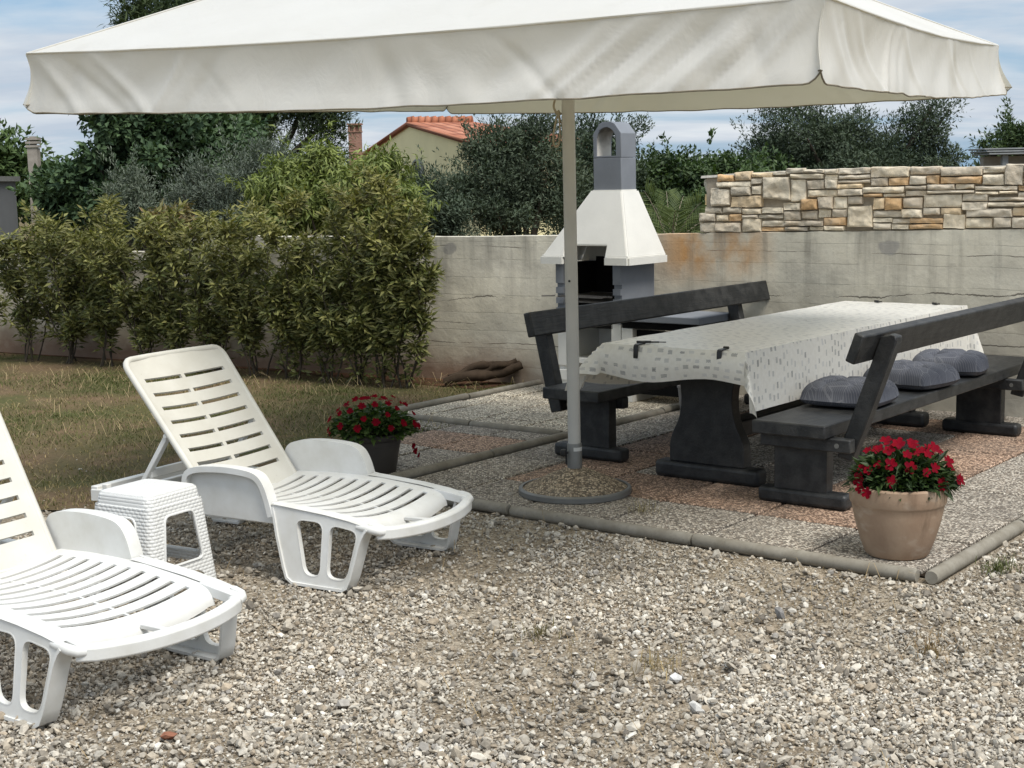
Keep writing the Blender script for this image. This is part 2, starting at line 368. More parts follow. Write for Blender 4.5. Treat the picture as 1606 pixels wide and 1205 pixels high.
def m_brick():
    m = NT('chimney_brick'); b = m.n('ShaderNodeTexBrick'); m.l(m.map(m.obj(), (1, 1, 1), (0, 0, 0), (PI/2, 0, 0)), b.inputs['Vector']); b.inputs['Color1'].default_value = (.34, .185, .135, 1); b.inputs['Color2'].default_value = (.25, .125, .09, 1)
    b.inputs['Mortar'].default_value = (.25, .21, .18, 1); b.inputs['Scale'].default_value = 7; b.inputs['Mortar Size'].default_value = .02; m.set(b.outputs[0], .9, .2); return m.m
def m_bark():
    m = NT('bark'); v = m.obj(); n = m.noise(m.map(v, (6, 6, 1.2)), 3, 6, .65); m.set(m.mix(m.mapr(n, .35, .65), (.10, .085, .065), (.045, .038, .03)), .95, .1); m.bump(n, .7, .02); return m.m

M['plastic'] = m_plastic(); M['cream'] = m_plastic_cream(); M['weave'] = m_weave(); M['wood'] = m_black_wood(); M['canvas'] = m_canvas()
M['concrete'] = m_concrete(); M['stone'] = m_stone(); M['aggregate'] = m_aggregate(); M['bed'] = m_gravel_bed(); M['soil'] = m_soil(); M['redsoil'] = m_red_soil()
M['cloth'] = m_cloth(); M['cushion'] = m_cushion(); M['terracotta'] = m_terracotta(); M['kerb'] = m_kerb(); M['tiles'] = m_tiles(); M['brick'] = m_brick(); M['bark'] = m_bark()
M['pebble'] = m_tint('gravel_stone', .9, 0, .2, .35, 70, bump=.2)
M['leaf'] = m_tint('leaf', .55, .22, .35); M['dullleaf'] = m_tint('dull_leaf', .7, .15, .25); M['grass'] = m_tint('grass_blade', .7, .2, .2)
M['petal'] = m_tint('petal', .85, .12, .08, tcol=(1, .4, .5))
M['pole'] = simple('painted_pole', (.47, .46, .43), .45, .4, 0, .12, 6); M['clamp'] = simple('grey_metal', (.20, .20, .19), .5, .5, .4, .2, 9); M['black'] = simple('black_plastic', (.012, .012, .013), .4, .5)
M['sticker'] = simple('white_sticker', (.6, .6, .58), .5); M['tie'] = simple('beige_cord', (.40, .35, .26), .9, .1, 0, .2, 30, .3); M['strap'] = simple('strap_webbing', (.24, .21, .155), .9, .1, 0, .2, 30, .3)
M['greypot'] = simple('dark_plastic_pot', (.060, .052, .046), .55, .4, 0, .25, 12); M['earth'] = simple('potting_soil', (.025, .018, .012), 1, .1, 0, .5, 30, .5)
M['bbqgrey'] = simple('grey_masonry_paint', (.20, .215, .24), .8, .25, 0, .15, 5, .12); M['bbqwhite'] = simple('white_masonry_paint', (.70, .69, .65), .75, .25, 0, .10, 5, .15)
fm = NT('sooty_flue'); fz = fm.math('ADD', fm.xyz(fm.obj())[2], fm.math('MULTIPLY', fm.noise(fm.obj(), 18, 4), .10)); fm.set(fm.mix(fm.mapr(fz, 1.86, 1.99, 0, .85), (.62, .60, .56), (.06, .055, .05)), .9, .1); M['flue'] = fm.m
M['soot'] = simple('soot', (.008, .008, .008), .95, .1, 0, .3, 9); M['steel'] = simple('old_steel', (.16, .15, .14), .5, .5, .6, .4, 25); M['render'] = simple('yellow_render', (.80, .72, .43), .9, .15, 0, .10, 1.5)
M['paleconcrete'] = simple('pale_concrete', (.33, .30, .26), .9, .15, 0, .3, 10, .3); M['mortar'] = simple('mortar', (.42, .365, .29), .95, .1, 0, .3, 14, .4); M['shaded_wall'] = simple('shaded_white_render', (.13, .135, .14), .9, .15, 0, .1, 3)  # white house wall: its shade is put into the grey base colour
M['darkglass'] = simple('dark_glass', (.02, .022, .028), .15, .5); M['greyroof'] = simple('grey_roof_sheet', (.24, .25, .25), .7, .3, 0, .25, 12); M['oldwood'] = simple('weathered_wood', (.07, .05, .035), .95, .1, 0, .5, 14, .6); M['bucket'] = simple('grey_bucket', (.19, .18, .175), .6, .3, 0, .15, 8)

# ------------------------------------------------------------------ camera
cam = bpy.data.cameras.new('camera'); co = bpy.data.objects.new('camera', cam); COL.objects.link(co); SC.camera = co
pitch = math.atan((602.5-285)/2280); roll = R(1.07)
F_ = Vector((0, math.cos(pitch), -math.sin(pitch))); U0 = Vector((0, math.sin(pitch), math.cos(pitch))); R0 = Vector((1, 0, 0))
Rv = R0*math.cos(roll)-U0*math.sin(roll); Uv = R0*math.sin(roll)+U0*math.cos(roll)
co.matrix_world = Matrix.Translation((0, 0, 1.6)) @ Matrix((Rv, Uv, -F_)).transposed().to_4x4()
cam.sensor_width = 36; cam.lens = 36*2280/1606; cam.clip_start = .05; cam.clip_end = 3000

# ------------------------------------------------------------------ sky and light
wd = bpy.data.worlds.new('World'); SC.world = wd; wd.use_nodes = True; nt = wd.node_tree; nt.nodes.clear()
class WN(NT):
    def __init__(s, t): s.t = t
w = WN(nt)
SUN = Vector((.30, -.42, .86)).normalized()
sky = w.n('ShaderNodeTexSky', sky_type='NISHITA'); sky.sun_disc = False; sky.sun_elevation = math.asin(SUN.z); sky.sun_rotation = math.atan2(SUN.x, SUN.y); sky.air_density = 1.0; sky.dust_density = 1.2; sky.ozone_density = 1.5
d = w.n('ShaderNodeTexCoord').outputs['Generated']; dx, dy, dz = w.xyz(d)
dn = w.math('ADD', w.math('MAXIMUM', dz, 0.0), .15); cv = w.n('ShaderNodeCombineXYZ'); w.l(w.math('DIVIDE', dx, dn), cv.inputs[0]); w.l(w.math('DIVIDE', dy, dn), cv.inputs[1])
n1 = w.noise(w.map(cv.outputs[0], (.6, 1.0, 1), (3.1, .6, 0)), 1.0, 8, .55, .4); n2 = w.noise(w.map(cv.outputs[0], (1, 1.6, 1), (1, 4, 0)), 1.6, 6, .55)
cover = w.ramp(n1, (.40, 0.0), (.54, 1.0)); cl = w.mix(w.mapr(n2, .35, .68), (4.1, 4.6, 5.3), (5.9, 6.15, 6.4)); lift = w.mapr(dz, .12, .65, 1.0, 1.75); cl = w.mix(1.0, cl, lift, 'MULTIPLY')
skyc = w.mix(w.math('MULTIPLY', cover, .92), w.mix(.72, sky.outputs[0], (2.0, 3.5, 5.2)), cl)
bg = w.n('ShaderNodeBackground'); w.l(skyc, bg.inputs[0]); bg.inputs[1].default_value = .125; ow = w.n('ShaderNodeOutputWorld'); w.l(bg.outputs[0], ow.inputs[0])
sl = bpy.data.lights.new('sun', 'SUN'); sl.energy = 3.5; sl.angle = R(26); sl.color = (1, .955, .88); so = bpy.data.objects.new('sun', sl); COL.objects.link(so)
so.location = SUN*30; so.rotation_euler = SUN.to_track_quat('Z', 'Y').to_euler()
SC.view_settings.view_transform = 'Standard'; SC.view_settings.look = 'None'; SC.view_settings.exposure = 0.12; SC.view_settings.gamma = 1

# ================================================================== GROUND
def sheet(name, poly, z, mat, cell=None):
    mb = MB(); mb.add([(p[0], p[1], z) for p in poly], [tuple(range(len(poly)))])
    return tag(mb.build(name, mat, angle=0), kind='structure')
sheet('ground', [(-500, -60), (500, -60), (500, 900), (-500, 900)], -.05, M['soil'])
sheet('gravel_bed', [(-9, .5), (9, .5), (9, 8.0), (4.3, 10.2), (-9, 10.2)], -.012, M['bed'])
# lawn strip between gravel, patio and wall
WALL = [(2.30, 13.2), (3.40, 5.5), (3.77, 3.4), (3.93, -4.0)]       # (u, v) front face of the concrete wall
lawn_front = [(-9, 7.6), (-2.61, 7.22), (-1.52, 7.10), (-.95, 7.95)]
lp = lawn_front+[tuple(W(.0, 3.10)[:2]), tuple(W(1.0, 4.1)[:2]), tuple(W(1.7, 4.68)[:2]), tuple(W(3.56, 4.68)[:2]), tuple(W(3.40, 5.5)[:2]), tuple(W(2.30, 13.2)[:2]), (-9, 16.5)]
sheet('lawn_soil', lp, .0, M['soil'])
hb = [W(2.35, 13.0), W(3.0, 7.4), W(3.05, 4.9), W(3.47, 4.9), W(3.38, 5.5), W(2.3, 13.2)]
sheet('earth_strip', [(p.x, p.y) for p in hb], .004, M['redsoil'])

# paving slabs with open joints
def pave(name, us, vs, tint, skip=lambda i, j: False, z=.012):
    mb = MB(); g = .009
    for i in range(len(us)-1):
        for j in range(len(vs)-1):
            if skip(i, j): continue
            t = tint(i, j); k = random.uniform(.88, 1.10); t = tuple(c*k for c in t); zz = z+random.uniform(-.0025, .0025)
            u0, u1, v0, v1 = us[i]+g, us[i+1]-g, vs[j]+g, vs[j+1]-g
            b = .006; pts = [W(u0, v0, zz-.03), W(u1, v0, zz-.03), W(u1, v1, zz-.03), W(u0, v1, zz-.03), W(u0, v0, zz-b), W(u1, v0, zz-b), W(u1, v1, zz-b), W(u0, v1, zz-b), W(u0+b, v0+b, zz), W(u1-b, v0+b, zz), W(u1-b, v1-b, zz), W(u0+b, v1-b, zz)]
            mb.add(pts, [(0, 1, 5, 4), (1, 2, 6, 5), (2, 3, 7, 6), (3, 0, 4, 7), (4, 5, 9, 8), (5, 6, 10, 9), (6, 7, 11, 10), (7, 4, 8, 11), (8, 9, 10, 11)], t)
    return tag(mb.build(name, M['aggregate'], angle=25), kind='structure')
GREY = (1.25, 1.20, 1.12); PINK = (1.22, .90, .72); PALE = (1.95, 1.86, 1.62)  # PALE: lighter slabs, brightened further to paint in light from the open sky
US = [-.10, .44, .97, 1.50, 2.02, 2.50, 2.98, 3.48, 3.93]; VS = [-2.1, -1.57, -1.05, -.52, 0.02, .545, 1.06, 1.59, 2.11, 2.60, 3.03]
def ring(i, j):
    i0, j0 = i, j-4
    if 1 <= i0 <= 6 and 1 <= j0 <= 4 and (i0 in (1, 6) or j0 in (1, 4)): return PINK
    return GREY
pave('patio_paving', US, VS, ring, skip=lambda i, j: j < 4 and i < 6)
def padtint(i, j): return PINK if (i == 2 and j < 2) else PALE
pave('barbecue_paving', [-.08, .40, .94, 1.43, 1.68], [3.11, 3.53, 3.96, 4.30], lambda i, j: PINK if i == 2 and j < 2 else GREY, skip=lambda i, j: (j == 2 and i < 3) or (j == 1 and i == 0))
pave('side_paving', [1.74, 2.02, 2.50, 2.83, 3.30, 3.56], [3.11, 3.53, 3.985, 4.40, 4.62], lambda i, j: PALE)
sheet('paving_joint_bed', [tuple(p[:2]) for p in (W(-.12, 0), W(2.98, 0), W(2.98, -2.1), W(3.95, -2.1), W(3.95, 1.6), W(3.72, 3.5), W(3.5, 4.66), W(1.7, 4.66), W(1.4, 3.98), W(.4, 3.95), W(-.1, 3.5))], -.004, M['earth'])

def kerb(name, p0, p1, r, n, zc=.016, bow=0.0, gap=.006):
    mb = MB()
    for k in range(n):
        a = p0.lerp(p1, k/n); b = p0.lerp(p1, (k+1)/n); dd = (b-a).normalized(); sid = Vector((-dd.y, dd.x, 0))
        a = a+dd*gap+Vector((0, 0, zc+random.uniform(-.004, .004)))+sid*random.uniform(-.006, .006); b = b-dd*gap+Vector((0, 0, zc+random.uniform(-.004, .004)))+sid*random.uniform(-.006, .006)
        pts = [a.lerp(b, t) for t in (0, .012, .25, .5, .75, .988, 1)]
        mb.tube(pts, [r*.86]+[r*(1+random.uniform(-.012, .012)) for _ in range(5)]+[r*.86], 14)
    return tag(mb.build(name, M['kerb'], angle=50), kind='structure')
kerb('kerb_front', W(-.195, .00), W(-.15, 3.12), .029, 3)
kerb('kerb_middle', W(-.02, 3.07), W(3.72, 3.06), .030, 4)
kerb('kerb_back', W(1.72, 4.66), W(3.55, 4.67), .028, 2)
kerb('kerb_cross', W(1.705, 4.62), W(1.70, 3.12), .025, 2)
kerb('kerb_right', W(-.20, -.05), W(2.98, -.04), .031, 3)

# ------------------------------------------------------------------ gravel
def stones(name, P, size, tint, mat, flat=.6):
    ph = (1+5**.5)/2
    base = np.array([(-1, ph, 0), (1, ph, 0), (-1, -ph, 0), (1, -ph, 0), (0, -1, ph), (0, 1, ph), (0, -1, -ph), (0, 1, -ph), (ph, 0, -1), (ph, 0, 1), (-ph, 0, -1), (-ph, 0, 1)])/math.hypot(1, ph)
    tri = np.array([(0, 11, 5), (0, 5, 1), (0, 1, 7), (0, 7, 10), (0, 10, 11), (1, 5, 9), (5, 11, 4), (11, 10, 2), (10, 7, 6), (7, 1, 8), (3, 9, 4), (3, 4, 2), (3, 2, 6), (3, 6, 8), (3, 8, 9), (4, 9, 5), (2, 4, 11), (6, 2, 10), (8, 6, 7), (9, 8, 1)])
    n = len(P); V = np.repeat(base[None], n, 0)*RNG.uniform(.68, 1.25, (n, 12, 1))
    V *= np.stack([np.ones(n), RNG.uniform(.6, 1, n), RNG.uniform(.35, .8, n)*flat/.6], 1)[:, None, :]
    q = RNG.normal(size=(n, 4)); q[:, 1:3] *= .35; q[:, 0] += 0; q /= np.linalg.norm(q, axis=1)[:, None]; w_, x, y, z = q.T
    Rm = np.stack([np.stack([1-2*(y*y+z*z), 2*(x*y-z*w_), 2*(x*z+y*w_)], 1), np.stack([2*(x*y+z*w_), 1-2*(x*x+z*z), 2*(y*z-x*w_)], 1), np.stack([2*(x*z-y*w_), 2*(y*z+x*w_), 1-2*(x*x+y*y)], 1)], 1)
    V = np.einsum('nij,nkj->nki', Rm, V)*size[:, None, None]+P[:, None, :]
    Fc = (tri[None]+12*np.arange(n)[:, None, None]).reshape(-1, 3)
    return mesh_np(name, V.reshape(-1, 3), Fc, mat, np.repeat(tint, 12, 0))
def fbm(x, y, s, seed=0):
    return np.array([mnoise.noise(Vector((a*s+seed, b*s-seed, seed*1.7))) for a, b in zip(x, y)])
def in_patio(x, y, m=.0):
    dx, dy = x-O.x, y-O.y; u = dx*UD.x+dy*UD.y; v = dx*VD.x+dy*VD.y
    return (u > -.22-m) & (v > -.10-m) & (v < 5) | (u > 2.9) & (v < 0)
lx = [p[0] for p in lawn_front]; ly = [p[1] for p in lawn_front]
def in_lawn(x, y): return (y > np.interp(x, lx, ly, right=8.2))
def scatter_gravel():
    n = 400000; y = 3.3+(RNG.random(n)**1.25)*6.2; x = (RNG.random(n)-.5)*2*(y*.40+.55)
    ok = ~in_patio(x, y)
    li = in_lawn(x, y+fbm(x, y, 2.5, 3)*.35); ok &= ~li | (RNG.random(n) < .03)
    x, y = x[ok], y[ok]; keep = RNG.random(len(x)) < np.clip(1.25-.10*y, .45, 1); x, y = x[keep], y[keep]; n = len(x)
    f1 = fbm(x, y, 1.3, 1); f2 = fbm(x, y, 4.0, 5)
    size = np.exp(RNG.normal(math.log(.0056), .47, n))*(1+.18*f1); size = np.clip(size, .0035, .026)
    earthy = (f1+.6*f2 > .10) & (RNG.random(n) < .66); x, y, size, f1 = x[~earthy], y[~earthy], size[~earthy], f1[~earthy]; n = len(x)
    z = -.012+size*RNG.uniform(.15, 1.0, n)+np.clip(RNG.normal(0, .004, n), 0, .015)
    pal = np.array([(0.589, 0.54, 0.457), (0.477, 0.427, 0.352), (0.756, 0.713, 0.629), (0.334, 0.293, 0.237), (0.422, 0.349, 0.261), (0.223, 0.196, 0.162), (0.545, 0.472, 0.37), (0.412, 0.382, 0.341)])
    t = pal[RNG.choice(8, n, p=[.24, .26, .05, .13, .12, .07, .08, .05])]*RNG.uniform(.75, 1.15, (n, 1)); t *= (1-.22*np.clip(f1, -.5, .6))[:, None]
    tag(stones('gravel', np.stack([x, y, z], 1), size, t, M['pebble'], .5), kind='stuff')
    tag(bpy.data.objects['gravel'], 'grey and cream crushed stone gravel in the foreground', 'gravel')
scatter_gravel()
for (x, y, s, t, lab) in ((.545, 4.23, .038, (.62, .60, .56), 'large flat white stone lying on the gravel in front'), (-1.03, 4.09, .026, (.30, .13, .08), 'small reddish brown stone on the gravel by the near lounger'),
                     (.51, 4.50, .03, (.60, .59, .57), 'roundish white stone on the gravel just behind the flat white one'), (-.02, 7.30, .035, (.42, .38, .32), 'pale tan stone leaning on the front kerb by the parasol base'), (.97, 5.18, .034, (.27, .26, .25), 'dark grey stone on open gravel right of the white stones')):
    o = stones('loose_stone', np.array([[x, y, .008]]), np.array([s]), np.array([t]), M['pebble'], .5); tag(o, lab, 'stone', 'loose stones')

# ------------------------------------------------------------------ grass, straw, weeds
def blades(name, P, L, lean, wd_, tint, mat, parent=None, curl=.5):
    n = len(P); a = RNG.random(n)*2*PI; dirv = np.stack([np.cos(a), np.sin(a), np.zeros(n)], 1); side = np.stack([-np.sin(a), np.cos(a), np.zeros(n)], 1)
    mid = P+dirv*(L*lean*.4)[:, None]; mid[:, 2] += L*.55*np.sqrt(np.clip(1-lean**2*.5, .05, 1)); tip = P+dirv*(L*lean)[:, None]; tip[:, 2] += L*np.clip(1-lean*curl, .03, 1)
    w2 = (wd_/2)[:, None]*side; V = np.stack([P-w2, P+w2, mid+w2*.8, mid-w2*.8, tip], 1).reshape(-1, 3); b = 5*np.arange(n)[:, None]
    F = np.concatenate([b+np.array([[0, 1, 2]]), b+np.array([[0, 2, 3]]), b+np.array([[3, 2, 4]])], 0)
    return mesh_np(name, V, F, mat, np.repeat(tint, 5, 0), parent)
def scatter_grass():
    n = 120000; x = RNG.uniform(-6, .9, n); y = RNG.uniform(6.6, 14.6, n); j = fbm(x, y, 1.6, 9)*.3
    dx, dy = x-O.x, y-O.y; u = dx*UD.x+dy*UD.y; v = dx*VD.x+dy*VD.y; wallu = np.interp(v, [-4, 3.4, 5.5, 13.2], [3.93, 3.77, 3.4, 2.3])
    ok = in_lawn(x, y+j) & (u < wallu-.06) & ~((u > -.1) & (v < 3.2)) & ~((u > 1.65) & (v < 4.75)) & ~((u > .1) & (u < 1.75) & (v < 3.95)) & (np.abs(x) < y*.40+.2)
    x, y, u, wallu = x[ok], y[ok], u[ok], wallu[ok]; f1 = fbm(x, y, .9, 2); f2 = fbm(x, y, 3.2, 4); near = np.clip((wallu-u)/1.1, 0, 1)
    dens = np.clip(.52+.9*f1+.5*f2, .06, 1)*np.clip(.25+.9*near, 0, 1); k = RNG.random(len(x)) < dens; x, y, f1, f2 = x[k], y[k], f1[k], f2[k]; n = len(x)
    dry = np.clip(.36-1.6*f1-.6*f2+.20*(y < 8.6)-.08*(y-9)+RNG.normal(0, .25, n), 0, 1)[:, None]; g = np.array([.11, .125, .040]); d_ = np.array([.44, .33, .17]); t = (g*(1-dry)+d_*dry)*RNG.uniform(.45, 1.2, (n, 1))
    L = RNG.uniform(.012, .040, n)*(1+.5*f1); lean = RNG.uniform(.3, 1.1, n); tag(blades('grass', np.stack([x, y, np.zeros(n)], 1), L, lean, RNG.uniform(.003, .006, n), t, M['grass'], curl=.75), 'short patchy half dried lawn grass in front of the hedge', 'grass', kind='stuff')
    m = 1300; i = RNG.integers(0, n, m); P = np.stack([x[i], y[i], RNG.uniform(.004, .03, m)], 1); t = np.array([(.36, .28, .16)])*RNG.uniform(.6, 1.3, (m, 1))
    tag(blades('straw', P, RNG.uniform(.06, .22, m), RNG.uniform(.85, 1.25, m), np.full(m, .0032), t, M['grass'], curl=.85), 'dry pale straw lying over the lawn', 'straw', kind='stuff')
    # thin dead stalks and litter on the gravel
    m = 1500; yy = RNG.uniform(3.5, 8, m); xx = RNG.uniform(-.36, .36, m)*yy; f = fbm(xx, yy, 1.3, 1)+.6*fbm(xx, yy, 4.0, 5); ok = (f > .12) & ~in_patio(xx, yy, .03); xx, yy = xx[ok], yy[ok]; m = len(xx)
    t = np.array([(.30, .22, .12)])*RNG.uniform(.5, 1.3, (m, 1)); tag(blades('dry_stalks', np.stack([xx, yy, np.full(m, .006)], 1), RNG.uniform(.03, .13, m), RNG.uniform(.7, 1.2, m), np.full(m, .0024), t, M['grass'], curl=.8), 'thin dead stalks scattered over the gravel', 'straw', kind='stuff')
scatter_grass()
def tuft(x, y, n, L, col, label, z=0.0, spread=.05):
    t = np.array([col])*RNG.uniform(.6, 1.35, (n, 1)); r = np.abs(RNG.normal(0, spread, n)); a = RNG.random(n)*2*PI
    P = np.stack([r*np.cos(a), r*np.sin(a), np.full(n, .0)], 1)
    o = blades('weed_tuft', P, RNG.uniform(.4, 1.1, n)*L, RNG.uniform(.15, 1.1, n), RNG.uniform(.002, .0045, n), t, M['grass'], curl=.65); o.location = (x, y, z); tag(o, label, 'weed', 'weed tufts')
tuft(1.95, 5.72, 90, .10, (.10, .115, .04), 'greenish weed tuft beside the right end of the kerb', spread=.06)
tuft(.46, 4.62, 60, .09, (.30, .23, .12), 'straw coloured tuft on the gravel left of centre front', spread=.07)
tuft(1.40, 4.75, 80, .08, (.26, .18, .10), 'brownish weed tuft on the gravel at the right edge', spread=.09)
tuft(.62, 6.86, 50, .11, (.30, .25, .15), 'wispy dry tuft leaning on the middle of the front kerb', spread=.05)
tuft(.08, 5.0, 60, .06, (.13, .11, .05), 'low olive brown weed on the gravel in front of the far lounger', spread=.06)
tuft(-.02, 11.75, 60, .14, (.06, .085, .03), 'green weed growing at the foot of the wall left of the driftwood', spread=.07)

# ================================================================== SUN LOUNGERS  (x towards the foot end, y across, z up)
def lounger():
    t = thing('sun_lounger', 'white plastic sun lounger standing beside the white stool, next to the dark flower pot', 'sun lounger', group='white plastic sun loungers')
    zc = lambda x: interp(x, [-.80, -.6, -.3, -.09, -.01, .025, .045, .053], [.288, .300, .302, .284, .275, .262, .240, .212])
    def half(x): return interp(x, [-.8, -.3, .0, .053], [.318, .322, .316, .296])
    # seat: dished sheet with ten cross slots
    slots = [-.705+.0745*k for k in range(10)]
    S = sorted(set([-.775, -.74, -.012, .0, .015, .028, .038, .046, .051, .053]+[s-.0120 for s in slots]+[s+.0120 for s in slots]+[s+.038 for s in slots[:-1]]))
    T = lin(-1, -.82, 2)+lin(-.82, -.014, 7)[1:]+lin(-.014, .014, 1)[1:]+lin(.014, .82, 7)[1:]+lin(.82, 1, 2)[1:]
    def spos(s, q):
        y = q*half(s); dish = .030*(1-min(1, abs(q)/.86)**2)
        nx = -(zc(s+.002)-zc(s-.002))/.004; n = Vector((nx, 0, 1)).normalized()
        return Vector((s, y, zc(s)-dish+(.006 if abs(q) > .86 else 0))), n
    def skeep(s, q): return not (any(abs(s-a) < .0120 for a in slots) and abs(q) < .82 and abs(q) > .014)
    mb = MB(); mb.grid(S, T, spos, skeep, .007); seat = mb.build('seat', M['plastic'], t, 42)
    # backrest: eight slots
    hb_, tb = Vector((-.765, 0, .285)), Vector((-1.218, 0, .862)); ax = (tb-hb_); Lb = ax.length; ax.normalize(); nb = Vector((ax.z, 0, -ax.x)); nb = nb if nb.x > 0 else -nb
    bs = [.10+.0735*k for k in range(8)]
    S2 = sorted(set([-.02, .0, .03, .06, Lb-.075, Lb-.05, Lb-.03, Lb-.015, Lb-.005, Lb]+[b-.0095 for b in bs]+[b+.0095 for b in bs]+[b+.037 for b in bs[:-1]]))
    def hw(s):
        w = interp(s, [0, Lb], [.283, .308]); r = .05; k = s-(Lb-r)
        return w-(r-math.sqrt(max(r*r-k*k, 0))) if k > 0 else w
    def bpos(s, q):
        y = q*hw(s); dish = .026*(1-abs(q)**2); bow = .018*(1-q*q)*max(0, (s-Lb*.75)/(Lb*.25)); return hb_+ax*(s+bow)+Vector((0, y, 0))-nb*dish, nb
    T2 = lin(-1, -.83, 2)+lin(-.83, -.035, 6)[1:]+[.035]+lin(.035, .83, 6)[1:]+lin(.83, 1, 2)[1:]
    mb = MB(); mb.grid(S2, T2, bpos, lambda s, q: not (any(abs(s-b) < .0095 for b in bs) and .035 < abs(q) < .83), .013)
    # rolled rim of the backrest
    rim = [bpos(s, -1)[0]-nb*.012 for s in S2 if s >= 0]+[bpos(Lb, q)[0]-nb*.012 for q in (-.5, 0, .5)]+[bpos(s, 1)[0]-nb*.012 for s in reversed(S2) if s >= 0]
    mb.tube(rim, .0155, 10); mb.build('backrest', M['cream'], t, 45)
    # prop frame behind the backrest
    mb = MB()
    for sy in (-1, 1):
        a = hb_+ax*.345+Vector((0, sy*.285, 0))-nb*.03; b = Vector((-1.185, sy*.285, .285)); mb.bar(a, b, .030, .022, (1, 0, 0)); mb.tube([a+Vector((0, -.022, 0)), a+Vector((0, .022, 0))], .011, 10)
    mb.bar((-1.185, -.285, .288), (-1.185, .285, .288), .03, .028); mb.bar((-1.12, -.285, .36), (-1.12, .285, .36), .02, .04); mb.build('backrest_prop', M['plastic'], t, 40, .004)
    # frame: long rails, cross bars, bowed front bar
    mb = MB()
    for sy in (-1, 1):
        mb.grid([-1.44, -1.43, -1.2, -.9, -.775], lin(0, 1, 1), lambda s, q, sy=sy: (Vector((s, sy*(.292+.046*q), interp(s, [-1.44, -1.2, -.775], [.270, .284, .290]))), Vector((0, 0, 1))), None, .052)
        mb.box((-1.36, sy*.315, .288), (.03, .028, .02))
        mb.bar((-.86, sy*.325, .243), (-.30, sy*.325, .252), .016, .055)
    mb.bar((-1.425, -.33, .262), (-1.425, .33, .262), .04, .045); mb.bar((-.80, -.30, .25), (-.80, .30, .25), .05, .04)
    bow = []
    for k in range(17):
        q = -1+k/8; yy = q*.322; bow.append(Vector((.146+.066*(1-abs(q)**2.2)-(.02 if abs(q) > .95 else 0), yy, .238)))
    m0 = len(mb.v)
    sec = [(-.020, -.026), (-.022, .018), (-.014, .026), (.012, .026), (.021, .017), (.021, -.020), (.014, -.026)]
    vs = []; fs = []; ns = len(sec)
    for i, p in enumerate(bow):
        tg = (bow[min(i+1, 16)]-bow[max(i-1, 0)]).normalized(); nn = Vector((tg.y, -tg.x, 0))
        for a, b in sec: vs.append(p+nn*a+Vector((0, 0, b-.012*(1-abs(i/8-1)**2))))
    for i in range(16):
        for k in range(ns): fs.append((i*ns+k, i*ns+(k+1) % ns, (i+1)*ns+(k+1) % ns, (i+1)*ns+k))
    fs.append(tuple(range(ns))); fs.append(tuple(16*ns+k for k in reversed(range(ns)))); mb.add(vs, fs)
    mb.bar((.04, 0, .222), (.195, 0, .226), .022, .016)
    for sy in (-1, 1): mb.bar((-.02, sy*.310, .268), (.145, sy*.310, .248), .034, .036)
    mb.build('frame', M['plastic'], t, 42, .003)
    # front leg panels, each with two openings and a folded edge
    outer = [(-.375, .318), (-.362, .250), (-.346, .186), (-.305, .060), (-.285, .016), (-.255, 0), (-.12, 0), (.0, 0), (.022, .012), (.040, .055), (.076, .190), (.090, .222), (.105, .245), (.085, .272), (-.1, .292), (-.3, .308)]
    h1 = rpoly([(-.254, .266), (-.108, .266), (-.114, .040), (-.200, .040)], .045)
    h2 = rpoly([(-.078, .262), (.068, .246), (.018, .040), (-.088, .040)], .045)
    for sy in (-1, 1):
        fl = lambda z: .358+.034*(1-min(z, .30)/.30)
        mb = MB(); mb.plate(outer, [h1, h2], lambda x, z: Vector((x, sy*(fl(z)-.004), z)), lambda x, z: Vector((x, sy*(fl(z)-.016), z)))
        edge = [(-.376, .30), (-.362, .250), (-.346, .186), (-.325, .122), (-.305, .060), (-.288, .020), (-.255, 0.0), (-.12, -.001), (.0, 0), (.024, .014), (.042, .055), (.060, .120), (.077, .190), (.087, .216), (.100, .240), (.112, .254)]
        # folded rim runs inwards from the panel
        mb.band(edge, -.011, lambda x, z: sy*(fl(z)+.004), lambda x, z: sy*(fl(z)-.062))
        for hh in (h1, h2):
            mb.band(hh+[hh[0]], .004, lambda x, z: sy*(fl(z)-.003), lambda x, z: sy*(fl(z)-.024))
        mb.add([Vector((x, sy*y, z+.002)) for x, z in ((-.375, .312), (-.3, .308), (-.1, .294), (.02, .280), (.088, .268)) for y in (.300, fl(.3)+.002)], [(2*k, 2*k+2, 2*k+3, 2*k+1) for k in range(4)]); mb.tube([(.055, sy*.350, .262), (.095, sy*.351, .260), (.128, sy*.346, .254), (.146, sy*.332, .248), (.150, sy*.310, .243)], [.012, .016, .017, .017, .016], 12); mb.build('leg', M['plastic'], t, 42)
        # rear leg
        mb = MB(); fr = lambda z: .30+.05*(1-min(z, .26)/.26)
        o2 = [(-1.27, .262), (-1.335, .05), (-1.31, .004), (-1.15, .004), (-1.125, .04), (-1.02, .262)]; hh = rpoly([(-1.235, .225), (-1.29, .06), (-1.165, .06), (-1.075, .225)], .03)
        mb.plate(o2, [hh], lambda x, z: Vector((x, sy*fr(z), z)), lambda x, z: Vector((x, sy*(fr(z)-.014), z)))
        mb.band(o2, -.010, lambda x, z: sy*fr(z), lambda x, z: sy*(fr(z)-.05)); mb.build('leg', M['plastic'], t, 42)
        # armrest: a broad rounded hoop over a thin side panel
        ap = smooth2([(-.862, .262), (-.862, .355), (-.850, .405), (-.80, .434), (-.655, .449), (-.51, .445), (-.440, .430), (-.404, .385), (-.378, .310), (-.366, .262)], 2, False)
